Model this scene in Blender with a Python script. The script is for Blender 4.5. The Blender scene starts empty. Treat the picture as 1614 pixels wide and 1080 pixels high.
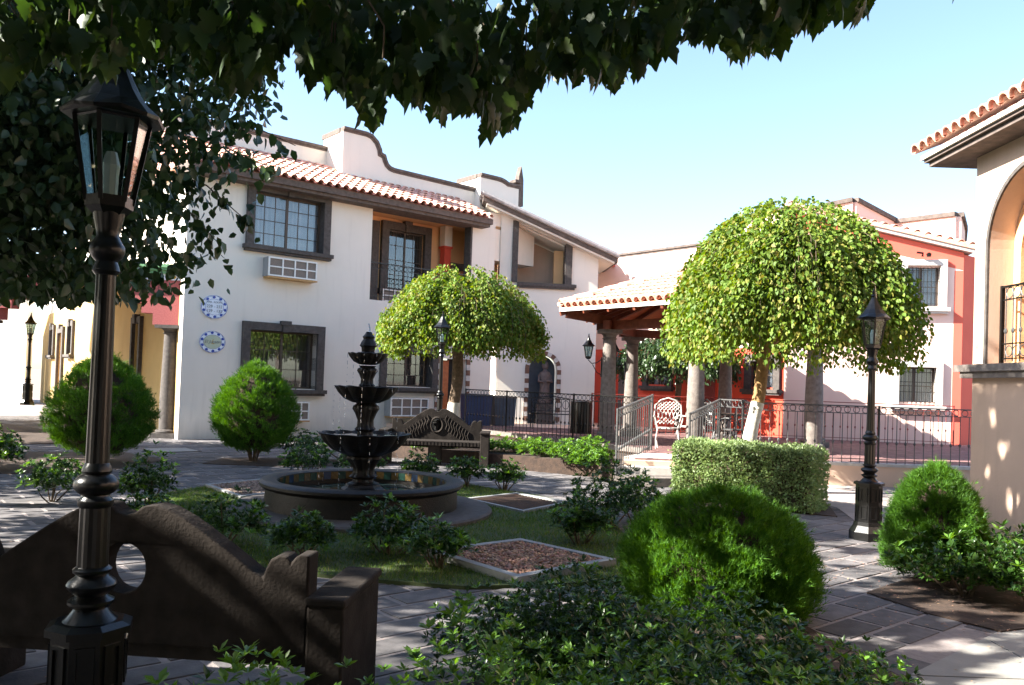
import bpy, bmesh, math, random
import numpy as np
from mathutils import Vector, Matrix, Euler
from mathutils.geometry import tessellate_polygon
R = math.radians
random.seed(7); rng = np.random.default_rng(11)
scene = bpy.context.scene
col = scene.collection
# ------------------------------------------------------------------ camera
cd = bpy.data.cameras.new('camera'); cam = bpy.data.objects.new('camera', cd); col.objects.link(cam)
cam.matrix_world = Matrix.Translation((0, 0, 1.6)) @ Matrix.Rotation(R(90 + 1.3), 4, 'X') @ Matrix.Rotation(R(2.0), 4, 'Z')
cd.sensor_width = 36; cd.lens = 29.0; cd.shift_y = 36 / 1614; cd.clip_end = 3000; cd.clip_start = 0.05
scene.camera = cam
# ------------------------------------------------------------------ sky, sun, exposure
SUN_EL = 33.0; SX, SY = -0.9816, -0.1908
world = bpy.data.worlds.new('World'); scene.world = world; world.use_nodes = True
wn = world.node_tree; bg = wn.nodes['Background']
sky = wn.nodes.new('ShaderNodeTexSky'); sky.sky_type = 'NISHITA'; sky.sun_disc = False
sky.sun_elevation = R(SUN_EL); sky.sun_rotation = math.atan2(SX, SY); sky.air_density = 1.0; sky.dust_density = 1.0; sky.ozone_density = 1.6
wn.links.new(sky.outputs[0], bg.inputs[0]); bg.inputs[1].default_value = 0.085
sl = bpy.data.lights.new('sun', 'SUN'); sun = bpy.data.objects.new('sun', sl); col.objects.link(sun)
sl.energy = 5.0; sl.angle = R(0.5); sl.color = (1, 0.95, 0.86)
sd = Vector((SX * math.cos(R(SUN_EL)), SY * math.cos(R(SUN_EL)), math.sin(R(SUN_EL))))
sun.rotation_euler = sd.to_track_quat('Z', 'Y').to_euler()
vs = scene.view_settings; vs.view_transform = 'Standard'; vs.look = 'None'; vs.exposure = 2.3; vs.gamma = 1; vs.use_curve_mapping = False
scene.cycles.max_bounces = 8; scene.cycles.transparent_max_bounces = 16
# ------------------------------------------------------------------ materials
def newmat(name):
    m = bpy.data.materials.new(name); m.use_nodes = True
    return m, m.node_tree, m.node_tree.nodes['Principled BSDF']
def mat(name, c1, c2=None, scale=8, rough=0.7, bump=0.2, bscale=None, metal=0, vary=0.0, spec=0.5, coord='Object', dirt=0.0, base=0.0):
    """two-tone noise colour, bump, and a tone that differs from piece to piece"""
    m, nt, b = newmat(name); N = nt.nodes; L = nt.links
    tc = N.new('ShaderNodeTexCoord'); nz = N.new('ShaderNodeTexNoise'); nz.inputs['Scale'].default_value = scale; nz.inputs['Detail'].default_value = 6
    L.new(tc.outputs[coord], nz.inputs['Vector'])
    cr = N.new('ShaderNodeValToRGB'); c2 = c2 or tuple(x * 0.8 for x in c1)
    cr.color_ramp.elements[0].position = 0.3; cr.color_ramp.elements[1].position = 0.7
    cr.color_ramp.elements[0].color = (*c2, 1); cr.color_ramp.elements[1].color = (*c1, 1)
    L.new(nz.outputs['Fac'], cr.inputs[0]); out = cr.outputs[0]
    if dirt:
        n2 = N.new('ShaderNodeTexNoise'); n2.inputs['Scale'].default_value = 0.7; n2.inputs['Detail'].default_value = 8; n2.inputs['Roughness'].default_value = 0.7
        L.new(tc.outputs[coord], n2.inputs['Vector'])
        mr = N.new('ShaderNodeMapRange'); mr.inputs[1].default_value = 0.35; mr.inputs[2].default_value = 0.7
        mr.inputs[3].default_value = 1 - dirt; mr.inputs[4].default_value = 1; L.new(n2.outputs['Fac'], mr.inputs[0])
        hs = N.new('ShaderNodeHueSaturation'); L.new(out, hs.inputs['Color']); L.new(mr.outputs[0], hs.inputs['Value']); out = hs.outputs[0]
    if base:
        sx = N.new('ShaderNodeSeparateXYZ'); L.new(tc.outputs['Object'], sx.inputs[0])
        mp = N.new('ShaderNodeMapping'); mp.inputs['Scale'].default_value = (3.5, 3.5, .35); L.new(tc.outputs['Object'], mp.inputs[0])
        n3 = N.new('ShaderNodeTexNoise'); n3.inputs['Scale'].default_value = 1.6; n3.inputs['Detail'].default_value = 9; L.new(mp.outputs[0], n3.inputs['Vector'])
        ms = N.new('ShaderNodeMapRange'); ms.inputs[1].default_value = .56; ms.inputs[2].default_value = .8; ms.inputs[3].default_value = 1; ms.inputs[4].default_value = .9; L.new(n3.outputs['Fac'], ms.inputs[0])
        ad2 = N.new('ShaderNodeMath'); ad2.operation = 'MULTIPLY_ADD'; ad2.inputs[1].default_value = .9; L.new(n3.outputs['Fac'], ad2.inputs[0]); L.new(sx.outputs['Z'], ad2.inputs[2])
        mb_ = N.new('ShaderNodeMapRange'); mb_.inputs[1].default_value = .35; mb_.inputs[2].default_value = 1.0; mb_.inputs[3].default_value = 1 - base; mb_.inputs[4].default_value = 1; L.new(ad2.outputs[0], mb_.inputs[0])
        mm = N.new('ShaderNodeMath'); mm.operation = 'MULTIPLY'; L.new(ms.outputs[0], mm.inputs[0]); L.new(mb_.outputs[0], mm.inputs[1])
        hs = N.new('ShaderNodeHueSaturation'); L.new(out, hs.inputs['Color']); L.new(mm.outputs[0], hs.inputs['Value']); out = hs.outputs[0]
    if vary:
        oi = N.new('ShaderNodeObjectInfo'); ge = N.new('ShaderNodeNewGeometry')
        ad = N.new('ShaderNodeMath'); ad.operation = 'ADD'; L.new(oi.outputs['Random'], ad.inputs[0]); L.new(ge.outputs['Random Per Island'], ad.inputs[1])
        fr = N.new('ShaderNodeMath'); fr.operation = 'FRACT'; L.new(ad.outputs[0], fr.inputs[0])
        mr = N.new('ShaderNodeMapRange'); mr.inputs[3].default_value = 1 - vary; mr.inputs[4].default_value = 1 + vary; L.new(fr.outputs[0], mr.inputs[0])
        m2 = N.new('ShaderNodeMath'); m2.operation = 'MULTIPLY'; m2.inputs[1].default_value = 7.13; L.new(fr.outputs[0], m2.inputs[0])
        f2 = N.new('ShaderNodeMath'); f2.operation = 'FRACT'; L.new(m2.outputs[0], f2.inputs[0])
        mh = N.new('ShaderNodeMapRange'); mh.inputs[3].default_value = 0.5 - vary * 0.05; mh.inputs[4].default_value = 0.5 + vary * 0.05; L.new(f2.outputs[0], mh.inputs[0])
        hs = N.new('ShaderNodeHueSaturation'); L.new(out, hs.inputs['Color']); L.new(mr.outputs[0], hs.inputs['Value']); L.new(mh.outputs[0], hs.inputs['Hue']); out = hs.outputs[0]
    L.new(out, b.inputs['Base Color'])
    b.inputs['Roughness'].default_value = rough; b.inputs['Metallic'].default_value = metal; b.inputs['Specular IOR Level'].default_value = spec
    if bump:
        nb = N.new('ShaderNodeTexNoise'); nb.inputs['Scale'].default_value = bscale or scale * 5; nb.inputs['Detail'].default_value = 8
        L.new(tc.outputs[coord], nb.inputs['Vector'])
        bp = N.new('ShaderNodeBump'); bp.inputs['Strength'].default_value = bump; bp.inputs['Distance'].default_value = 0.008
        L.new(nb.outputs['Fac'], bp.inputs['Height']); L.new(bp.outputs[0], b.inputs['Normal'])
    return m
def leafmat(name, c1, c2, c3=None, trans=0.35, rough=0.45, spec=0.4):
    m, nt, b = newmat(name); N = nt.nodes; L = nt.links
    ge = N.new('ShaderNodeNewGeometry'); oi = N.new('ShaderNodeObjectInfo')
    ad = N.new('ShaderNodeMath'); ad.operation = 'ADD'; L.new(oi.outputs['Random'], ad.inputs[0]); L.new(ge.outputs['Random Per Island'], ad.inputs[1])
    fr = N.new('ShaderNodeMath'); fr.operation = 'FRACT'; L.new(ad.outputs[0], fr.inputs[0])
    cr = N.new('ShaderNodeValToRGB'); e = cr.color_ramp.elements
    e[0].color = (*c1, 1); e[1].color = (*c2, 1); e[1].position = 0.75
    if c3:
        k = e.new(0.93); k.color = (*c3, 1)
    L.new(fr.outputs[0], cr.inputs[0])
    tc = N.new('ShaderNodeTexCoord'); nz = N.new('ShaderNodeTexNoise'); nz.inputs['Scale'].default_value = 1.7; L.new(tc.outputs['Object'], nz.inputs['Vector'])
    mr = N.new('ShaderNodeMapRange'); mr.inputs[1].default_value = 0.3; mr.inputs[2].default_value = 0.7; mr.inputs[3].default_value = 0.75; mr.inputs[4].default_value = 1.25; L.new(nz.outputs['Fac'], mr.inputs[0])
    hs = N.new('ShaderNodeHueSaturation'); L.new(cr.outputs[0], hs.inputs['Color']); L.new(mr.outputs[0], hs.inputs['Value'])
    L.new(hs.outputs[0], b.inputs['Base Color']); b.inputs['Roughness'].default_value = rough; b.inputs['Specular IOR Level'].default_value = spec
    tr = N.new('ShaderNodeBsdfTranslucent'); h2 = N.new('ShaderNodeHueSaturation'); h2.inputs['Value'].default_value = 1.6; h2.inputs['Hue'].default_value = 0.48; h2.inputs['Saturation'].default_value = 1.15
    L.new(hs.outputs[0], h2.inputs['Color']); L.new(h2.outputs[0], tr.inputs['Color'])
    mx = N.new('ShaderNodeMixShader'); mx.inputs[0].default_value = trans
    L.new(b.outputs[0], mx.inputs[1]); L.new(tr.outputs[0], mx.inputs[2]); L.new(mx.outputs[0], N['Material Output'].inputs[0])
    return m
def glassmat(name, tint, gloss):
    m, nt, b = newmat(name); N = nt.nodes; L = nt.links; N.remove(b)
    t = N.new('ShaderNodeBsdfTransparent'); t.inputs[0].default_value = (*tint, 1)
    g = N.new('ShaderNodeBsdfGlossy'); g.inputs['Roughness'].default_value = 0.02
    fz = N.new('ShaderNodeMath'); fz.operation = 'POWER'; fz.inputs[1].default_value = 4; lw = N.new('ShaderNodeLayerWeight'); L.new(lw.outputs['Facing'], fz.inputs[0])
    mr = N.new('ShaderNodeMapRange'); mr.inputs[3].default_value = gloss; mr.inputs[4].default_value = .9; L.new(fz.outputs[0], mr.inputs[0])
    mx = N.new('ShaderNodeMixShader'); L.new(mr.outputs[0], mx.inputs[0]); L.new(t.outputs[0], mx.inputs[1]); L.new(g.outputs[0], mx.inputs[2])
    L.new(mx.outputs[0], N['Material Output'].inputs[0]); return m
M = dict(
 white=mat('white_plaster', (.79, .735, .65), (.76, .705, .62), 1.2, .9, .25, 40, dirt=.06, base=.35),
 yellow=mat('yellow_plaster', (.6, .42, .17), (.55, .37, .14), 1.2, .9, .25, 40, dirt=.1, base=.3),
 peach=mat('peach_plaster', (.62, .45, .34), (.57, .41, .31), 1.2, .9, .25, 40, dirt=.12, base=.3),
 orange=mat('orange_plaster', (.8, .48, .24), (.74, .42, .2), 1.2, .9, .2, 40),
 red=mat('red_shade_plaster', (.78, .1, .055), (.7, .085, .045), 1.2, .9, .25, 40, dirt=.06),
 blush=mat('blush_plaster', (.86, .62, .53), (.83, .58, .49), 1.2, .9, .25, 40, dirt=.05),
 rose=mat('rose_plaster', (.7, .14, .09), (.64, .12, .08), 1.2, .9, .25, 40, dirt=.05),  # also colours the painted-in shade band and strip on the wall
 pink=mat('pink_plaster', (.4, .115, .11), (.3, .08, .08), 30, .95, .6, 60),
 salmon=mat('salmon_plaster', (.78, .56, .42), (.72, .51, .38), 1.5, .9, .2, 40, dirt=.1),
 stone=mat('dark_quarry_stone', (.11, .095, .085), (.06, .05, .046), 14, .85, .6, 60, dirt=.25),
 stone2=mat('grey_quarry_stone', (.25, .215, .19), (.15, .125, .11), 14, .9, .7, 70, dirt=.25),
 stonec=mat('coping_stone', (.17, .13, .11), (.09, .07, .06), 10, .9, .6, 50, dirt=.2),
 palestone=mat('pale_stone', (.6, .56, .52), (.5, .46, .42), 10, .9, .3, 50),
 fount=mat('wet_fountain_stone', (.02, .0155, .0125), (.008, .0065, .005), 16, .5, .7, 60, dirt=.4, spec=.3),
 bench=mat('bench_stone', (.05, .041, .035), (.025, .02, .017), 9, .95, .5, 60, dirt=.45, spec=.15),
 tile=mat('terracotta_tile', (.74, .42, .32), (.55, .27, .19), 9, .85, .4, 50, vary=.2),
 tile2=mat('pale_weathered_tile', (.5, .47, .45), (.36, .33, .32), 9, .9, .4, 50, vary=.18),
 wood=mat('reddish_beam_wood', (.22, .06, .025), (.13, .03, .012), 12, .6, .4, 60),
 door=mat('orange_door_wood', (.5, .15, .04), (.36, .09, .025), 10, .5, .3, 50),
 blond=mat('blond_door_wood', (.6, .36, .14), (.45, .26, .09), 10, .5, .3, 50),
 iron=mat('black_iron', (.007, .0068, .007), (.004, .004, .004), 20, .3, .12, 80, spec=.45),
 grey_iron=mat('weathered_grey_iron', (.1, .1, .1), (.04, .04, .04), 25, .45, .2, 80, spec=.6),
 redpaint=mat('red_painted_iron', (.3, .04, .03), (.2, .03, .02), 20, .5, .1),
 whitepaint=mat('white_paint', (.8, .79, .76), (.72, .71, .68), 20, .5, .1),
 bluegrey=mat('dark_blue_grey_metal', (.07, .09, .12), (.05, .065, .09), 8, .4, .1),
 dark=mat('dark_interior', (.02, .018, .016), (.012, .01, .01), 4, .9, 0),
 darkwood=mat('brown_sash', (.07, .045, .03), (.045, .03, .02), 10, .5, .1),
 curtain=mat('sheer_curtain', (.62, .62, .64), (.5, .5, .53), 3, .9, .1),
 browncurtain=mat('brown_curtain', (.18, .14, .115), (.13, .1, .08), 3, .9, .1),
 acside=mat('ac_casing', (.3, .31, .31), (.24, .25, .25), 6, .6, .1),
 acgrille=mat('ac_louvre', (.23, .18, .15), (.16, .13, .11), 30, .7, .3),
 paver=mat('grey_volcanic_paver', (.185, .172, .174), (.12, .112, .113), 9, .85, .5, 55, vary=.3, dirt=.35, spec=.3),
 mortar=mat('pale_pink_mortar', (.33, .285, .27), (.25, .215, .205), 20, .95, .5, 70, dirt=.3),
 slab=mat('smooth_concrete_slab', (.3, .29, .27), (.25, .24, .22), 5, .85, .3, 60, dirt=.12),
 slab2=mat('pale_path_concrete', (.4, .34, .31), (.33, .28, .255), 5, .9, .4, 60, dirt=.2),
 brick=mat('patio_brick', (.25, .13, .12), (.18, .095, .09), 9, .85, .4, 50, vary=.2, dirt=.15),
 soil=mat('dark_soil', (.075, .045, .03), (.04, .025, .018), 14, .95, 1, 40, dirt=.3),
 ground=mat('dry_earth', (.24, .19, .14), (.17, .13, .1), 3, .95, .4, 20),
 turf=mat('turf_soil', (.05, .07, .018), (.03, .045, .012), 6, .95, .8, 30),
 conc=mat('concrete_frame', (.33, .33, .32), (.25, .25, .245), 8, .85, .3, 50, dirt=.15),
 gravel=mat('gravel_chips', (.3, .22, .17), (.19, .13, .1), 40, .85, .2, vary=.4),
 chip=mat('bark_chips', (.36, .21, .14), (.22, .12, .08), 30, .85, .2, vary=.45),
 rust=mat('rusty_grate', (.09, .05, .035), (.05, .03, .02), 14, .7, .4),
 bark=mat('tree_bark', (.17, .115, .075), (.08, .055, .035), 16, .9, 1, 40),
 barky=mat('golden_bark', (.34, .2, .08), (.2, .11, .045), 16, .9, 1, 40),
 lime=mat('limewashed_bark', (.72, .7, .64), (.5, .46, .38), 12, .9, .9, 40),
 stem=mat('shrub_stem', (.14, .1, .06), (.08, .055, .035), 20, .9, .5),
 ceramic=mat('white_glazed_ceramic', (.78, .82, .9), (.72, .77, .87), 8, .25, 0),
 cobalt=mat('cobalt_glaze', (.03, .08, .42), (.02, .05, .3), 12, .25, 0),
 palegreen=mat('pale_green_glaze', (.5, .55, .42), (.42, .48, .36), 8, .3, 0),
 ink=mat('grey_ink', (.16, .17, .2), None, 8, .5, 0),
 goldink=mat('gold_ink', (.5, .3, .05), None, 8, .5, 0),
 green=mat('green_cornice_paint', (.16, .36, .17), (.12, .29, .13), 8, .6, .1),
 tgreen=mat('green_glazed_tile', (.015, .05, .035), (.01, .03, .025), 8, .25, 0),
 tyellow=mat('yellow_glazed_tile', (.12, .075, .025), (.06, .04, .012), 20, .25, 0),
 tblue=mat('blue_glazed_tile', (.015, .04, .09), (.01, .025, .06), 8, .25, 0),
 brown=mat('brown_voussoir', (.2, .1, .065), (.14, .07, .045), 10, .8, .2),
 bluebin=mat('blue_plastic', (.025, .05, .12), (.02, .035, .09), 6, .45, .05),
 statue=mat('brown_statue', (.17, .12, .105), (.1, .07, .065), 10, .6, .2),
 flower=mat('red_flowers', (.6, .05, .06), (.4, .02, .04), 20, .7, 0),
 leafo=leafmat('overhead_leaf', (.02, .045, .01), (.034, .075, .015), (.06, .1, .018), .3, .5),
 leafl=leafmat('left_tree_leaf', (.02, .042, .016), (.04, .075, .024), None, .25, .35),
 leafu=leafmat('weeping_leaf', (.075, .145, .018), (.145, .21, .028), (.22, .21, .045), .3, .55, .25),
 leafc=leafmat('conifer_spray', (.03, .1, .01), (.08, .2, .015), None, .3, .6),
 leafp=leafmat('glossy_shrub_leaf', (.017, .048, .01), (.038, .09, .014), None, .22, .35, .35),
 leafn=leafmat('fresh_shrub_leaf', (.09, .2, .03), (.13, .26, .04), None, .35, .35, .5),
 leafh=leafmat('pale_hedge_leaf', (.13, .2, .07), (.24, .32, .13), None, .3, .5),
 grass=leafmat('grass_blade', (.05, .11, .015), (.09, .17, .025), (.2, .19, .06), .35, .6),
 glass=glassmat('window_glass', (.75, .78, .8), .09),
 lampglass=glassmat('lamp_glass', (.8, .86, .84), .025),
)
def watermat():
    m, nt, b = newmat('fountain_water'); N = nt.nodes; L = nt.links
    b.inputs['Base Color'].default_value = (.02, .035, .035, 1); b.inputs['Roughness'].default_value = .04; b.inputs['Specular IOR Level'].default_value = .8
    nz = N.new('ShaderNodeTexNoise'); nz.inputs['Scale'].default_value = 14; bp = N.new('ShaderNodeBump'); bp.inputs['Strength'].default_value = .5
    tc = N.new('ShaderNodeTexCoord'); L.new(tc.outputs['Object'], nz.inputs[0]); L.new(nz.outputs['Fac'], bp.inputs['Height']); L.new(bp.outputs[0], b.inputs['Normal'])
    return m
M['water'] = watermat()
def dropmat():
    m, nt, b = newmat('falling_water'); b.inputs['Base Color'].default_value = (.75, .85, .95, 1); b.inputs['Roughness'].default_value = .1
    b.inputs['Transmission Weight'].default_value = .7; return m
M['drop'] = dropmat()
# ------------------------------------------------------------------ mesh helpers
class MB:
    def __init__(s): s.v = []; s.f = []
    def add(s, vs, fs):
        o = len(s.v); s.v += [tuple(v) for v in vs]; s.f += [tuple(i + o for i in f) for f in fs]; return s
    def box(s, x0, x1, y0, y1, z0, z1, rz=0, c=None, taper=0):
        t = taper
        vs = [(x0, y0, z0), (x1, y0, z0), (x1, y1, z0), (x0, y1, z0), (x0 + t, y0 + t, z1), (x1 - t, y0 + t, z1), (x1 - t, y1 - t, z1), (x0 + t, y1 - t, z1)]
        if rz:
            cx, cy = c if c else ((x0 + x1) / 2, (y0 + y1) / 2); ca, sa = math.cos(rz), math.sin(rz)
            vs = [(cx + (x - cx) * ca - (y - cy) * sa, cy + (x - cx) * sa + (y - cy) * ca, z) for x, y, z in vs]
        return s.add(vs, [(3, 2, 1, 0), (4, 5, 6, 7), (0, 1, 5, 4), (1, 2, 6, 5), (2, 3, 7, 6), (3, 0, 4, 7)])
    def beam(s, p, q, w, h):
        """box beam from p to q, w wide, h deep (vertical)"""
        p = Vector(p); q = Vector(q); d = (q - p).normalized(); up = Vector((0, 0, 1)) if abs(d.z) < .95 else Vector((0, 1, 0))
        r = d.cross(up).normalized(); u = r.cross(d).normalized(); r *= w / 2; u *= h / 2
        return s.add([p - r - u, p + r - u, p + r + u, p - r + u, q - r - u, q + r - u, q + r + u, q - r + u], [(0, 3, 2, 1), (4, 5, 6, 7), (0, 1, 5, 4), (1, 2, 6, 5), (2, 3, 7, 6), (3, 0, 4, 7)])
    def lathe(s, prof, n=16, c=(0, 0), ph=0, lobes=0, amp=0, cap=True, sy=1):
        vs = []; fs = []
        for r, z in prof:
            for i in range(n):
                a = ph + 2 * math.pi * i / n; rr = r * (1 + (amp * abs(math.sin(a * lobes / 2)) - amp / 2 if lobes else 0))
                vs.append((c[0] + rr * math.cos(a), c[1] + sy * rr * math.sin(a), z))
        for k in range(len(prof) - 1):
            for i in range(n):
                j = (i + 1) % n; fs.append((k * n + i, k * n + j, (k + 1) * n + j, (k + 1) * n + i))
        if cap: fs.append(tuple(range(n - 1, -1, -1))); fs.append(tuple((len(prof) - 1) * n + i for i in range(n)))
        return s.add(vs, fs)
    def tube(s, pts, r, n=6):
        pts = [Vector(p) for p in pts]; rs = r if isinstance(r, (list, tuple)) else [r] * len(pts); vs = []; fs = []
        for k, p in enumerate(pts):
            d = (pts[min(k + 1, len(pts) - 1)] - pts[max(k - 1, 0)]).normalized()
            a = d.cross(Vector((0, 0, 1)) if abs(d.z) < .9 else Vector((1, 0, 0))).normalized(); b = d.cross(a)
            for i in range(n):
                t = 2 * math.pi * i / n; vs.append(p + (a * math.cos(t) + b * math.sin(t)) * rs[k])
        for k in range(len(pts) - 1):
            for i in range(n):
                j = (i + 1) % n; fs.append((k * n + i, k * n + j, (k + 1) * n + j, (k + 1) * n + i))
        fs.append(tuple(range(n - 1, -1, -1))); fs.append(tuple((len(pts) - 1) * n + i for i in range(n)))
        return s.add(vs, fs)
    def prism(s, outer, y0, y1, holes=(), axis='y'):
        """polygon in the xz plane (axis y) or the xy plane (axis z), with holes, extruded between y0 and y1"""
        loops = [list(outer)] + [list(h) for h in holes]
        flat = [p for l in loops for p in l]; n = len(flat)
        tris = tessellate_polygon([[Vector((p[0], p[1], 0)) for p in l] for l in loops])
        P = (lambda p, d: (p[0], d, p[1])) if axis == 'y' else (lambda p, d: (p[0], p[1], d))
        vs = [P(p, y0) for p in flat] + [P(p, y1) for p in flat]; fs = []
        for t in tris: fs.append(tuple(t)); fs.append(tuple(i + n for i in reversed(t)))
        o = 0
        for l in loops:
            k = len(l)
            for i in range(k):
                a, b = o + i, o + (i + 1) % k; fs.append((a, b, b + n, a + n))
            o += k
        return s.add(vs, fs)
    def xf(s, m):
        s.v = [tuple(m @ Vector(v)) for v in s.v]; return s
    def mesh(s, name, m, smooth=False):
        me = bpy.data.meshes.new(name); me.from_pydata(s.v, [], s.f)
        me.materials.append(m if not isinstance(m, str) else M[m])
        bm = bmesh.new(); bm.from_mesh(me); bmesh.ops.recalc_face_normals(bm, faces=bm.faces); bm.to_mesh(me); bm.free()
        if smooth: me.shade_smooth(); me.set_sharp_from_angle(angle=R(40))
        return me
    def build(s, name, m, parent=None, smooth=False, **k):
        return link(name, s.mesh(name, m, smooth), parent, **k)
def link(name, me, parent=None, loc=None, rot=None, scale=None, label=None, kind=None, cat=None, group=None):
    o = bpy.data.objects.new(name, me); col.objects.link(o); o.parent = parent
    if loc is not None: o.location = loc
    if rot is not None: o.rotation_euler = rot
    if scale is not None: o.scale = scale if hasattr(scale, '__len__') else (scale,) * 3
    tag(o, label, cat, group, kind); return o
def tag(o, label=None, cat=None, group=None, kind=None):
    if label: o['label'] = label
    if cat: o['category'] = cat
    if group: o['group'] = group
    if kind: o['kind'] = kind
    return o
def thing(name, label, cat, loc=(0, 0, 0), rz=0, group=None):
    o = bpy.data.objects.new(name, None); col.objects.link(o); o.location = loc; o.rotation_euler = (0, 0, rz); o.empty_display_size = .2
    return tag(o, label, cat, group)
def copy_tree(o, parent=None):
    c = o.copy(); col.objects.link(c); c.parent = parent
    for ch in list(o.children): copy_tree(ch, c)
    return c
def arc(cx, cz, r, a0, a1, n, rz=None):
    rz = rz or r
    return [(cx + r * math.cos(R(a0 + (a1 - a0) * i / n)), cz + rz * math.sin(R(a0 + (a1 - a0) * i / n))) for i in range(n + 1)]
def rect(x0, x1, z0, z1): return [(x0, z0), (x1, z0), (x1, z1), (x0, z1)]
def npmesh(name, V, F, m, smooth=False):
    """V (N,k,3) vertices of N copies, F list of faces of the template, all triangles"""
    N, k, _ = V.shape; F = np.array(F); T = len(F)
    idx = (F[None] + (np.arange(N) * k)[:, None, None]).reshape(-1)
    me = bpy.data.meshes.new(name); me.vertices.add(N * k); me.vertices.foreach_set('co', V.reshape(-1).astype(np.float32))
    me.loops.add(len(idx)); me.loops.foreach_set('vertex_index', idx.astype(np.int32))
    me.polygons.add(N * T); me.polygons.foreach_set('loop_start', (np.arange(N * T) * 3).astype(np.int32)); me.polygons.foreach_set('loop_total', np.full(N * T, 3, np.int32))
    me.materials.append(M[m] if isinstance(m, str) else m); me.update(calc_edges=True); me.validate()
    return me
def frames(d, roll):
    """rotation matrices (N,3,3) whose local +x is d, rolled"""
    d = d / np.linalg.norm(d, axis=1, keepdims=True)
    up = np.where(np.abs(d[:, 2:3]) > .95, np.array([[1., 0, 0]]), np.array([[0, 0, 1.]]))
    s = np.cross(up, d); s /= np.linalg.norm(s, axis=1, keepdims=True); n = np.cross(d, s)
    c, q = np.cos(roll)[:, None], np.sin(roll)[:, None]
    return np.stack([d, s * c + n * q, -s * q + n * c], axis=2)
def scatter(P, D, size, roll, T):
    """place template T (k,3) at P with local x along D"""
    Rm = frames(D, roll)
    return np.einsum('nij,kj->nki', Rm, T) * size[:, None, None] + P[:, None, :]
LEAF = np.array([(0, 0, 0), (.3, .33, .05), (.3, -.33, .05), (.68, .24, .0), (.68, -.24, .0), (1, 0, -.14), (.45, 0, -.04)])
LEAFF = [(0, 2, 6), (0, 6, 1), (1, 6, 3), (2, 4, 6), (3, 6, 5), (6, 4, 5)]
OVAL = np.array([(0, 0, 0), (.55, .2, .06), (.55, -.2, .06), (1, 0, -.02), (.5, 0, 0)])
OVALF = [(0, 2, 4), (0, 4, 1), (1, 4, 3), (2, 3, 4)]
BLADE = np.array([(0, .05, 0), (0, -.05, 0), (.6, 0, .04), (1, 0, .0)]); BLADE = np.array([(0, .09, 0), (0, -.09, 0), (1, 0, 0)])
BLADEF = [(0, 1, 2)]
# ================================================================== ground
def inpoly(x, y, P):
    c = False; j = len(P) - 1
    for i in range(len(P)):
        if (P[i][1] > y) != (P[j][1] > y) and x < (P[j][0] - P[i][0]) * (y - P[i][1]) / (P[j][1] - P[i][1]) + P[i][0]: c = not c
        j = i
    return c
U = (math.sin(R(50)), math.cos(R(50))); V = (-U[1], U[0])
P0 = (-7.904, 19.703)
MB().box(-900, 900, -900, 900, -.5, -.05).build('ground', 'ground', kind='structure')
pv = MB().box(-30, 14, -6, 42, -.05, -.0045).build('pavement', 'mortar', kind='structure')
LAWN = [(-4.3, 9.6), (-4.5, 10.6), (-4.25, 11.4), (-3.5, 12.7), (-2.2, 13.3), (-.5, 12.7), (.9, 11.1), (1.25, 9.6), (1.3, 7.9), (.95, 6.75), (-.3, 6.4), (-1.2, 6.55), (-2.05, 6.8), (-3.3, 7.9)]
BEDR = [(2.95, 6.75), (3.15, 6.15), (3.45, 5.75), (3.8, 5.9), (5.85, 7.0), (5.8, 8.6), (4.3, 8.0)]
BEDL = [(-9.6, 12.0), (-7.4, 12.3), (-6.3, 13.4), (-6.2, 15.0), (-7.6, 16.2), (-10.5, 14.8)]
BEDC = [(-5.4, 14.6), (-4.0, 14.6), (-2.2, 15.3), (-2.4, 16.0), (-4.2, 16.2), (-5.4, 15.7)]
BEDM = [(-2.7, 17.2), (1.6, 14.6), (1.72, 13.8), (2.0, 14.4), (2.7, 16.5), (-1.2, 21.8), (-4.2, 20.6)]
BEDF = [(-1.6, 1.2), (2.3, 1.4), (2.35, 4.4), (1.9, 6.6), (.9, 6.4), (-.1, 4.7), (-.45, 3.3)]
BEDH = [(2.35, 12.0), (4.35, 10.9), (4.6, 11.8), (3.9, 13.9), (3.1, 14.2), (3.1, 13.0)]
BEDX = [(-14.0, 15.8), (-12.8, 15.2), (-9.5, 17.4), (-11, 20.5), (-16, 24.5), (-18, 22)]
SLAB = [(2.28, 1.0), (2.3, 4.75), (3.42, 5.75), (6.5, 7.2), (6.5, 1.0)]
PATIO = [(-1.2, 21.95), (2.7, 16.55), (1.97, 14.2), (3.05, 14.2), (4.1, 14.68), (14, 14.72), (16, 30), (3, 34), (-8, 34), (-5.4, 24.6)]
for nm, P, z, m in (('lawn', LAWN, .03, 'turf'), ('planting_bed', BEDR, .012, 'soil'), ('planting_bed', BEDL, .012, 'soil'), ('planting_bed', BEDC, .012, 'soil'),
                    ('planting_bed', BEDM, .26, 'soil'), ('planting_bed', BEDF, .012, 'soil'), ('planting_bed', BEDH, .012, 'soil'), ('planting_bed', BEDX, .02, 'soil')):
    MB().prism(P, -.04, z, axis='z').build(nm, m, kind='structure')
sl_ = MB().prism(SLAB, -.04, -.006, axis='z').build('concrete_path', 'mortar', kind='structure')
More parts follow.
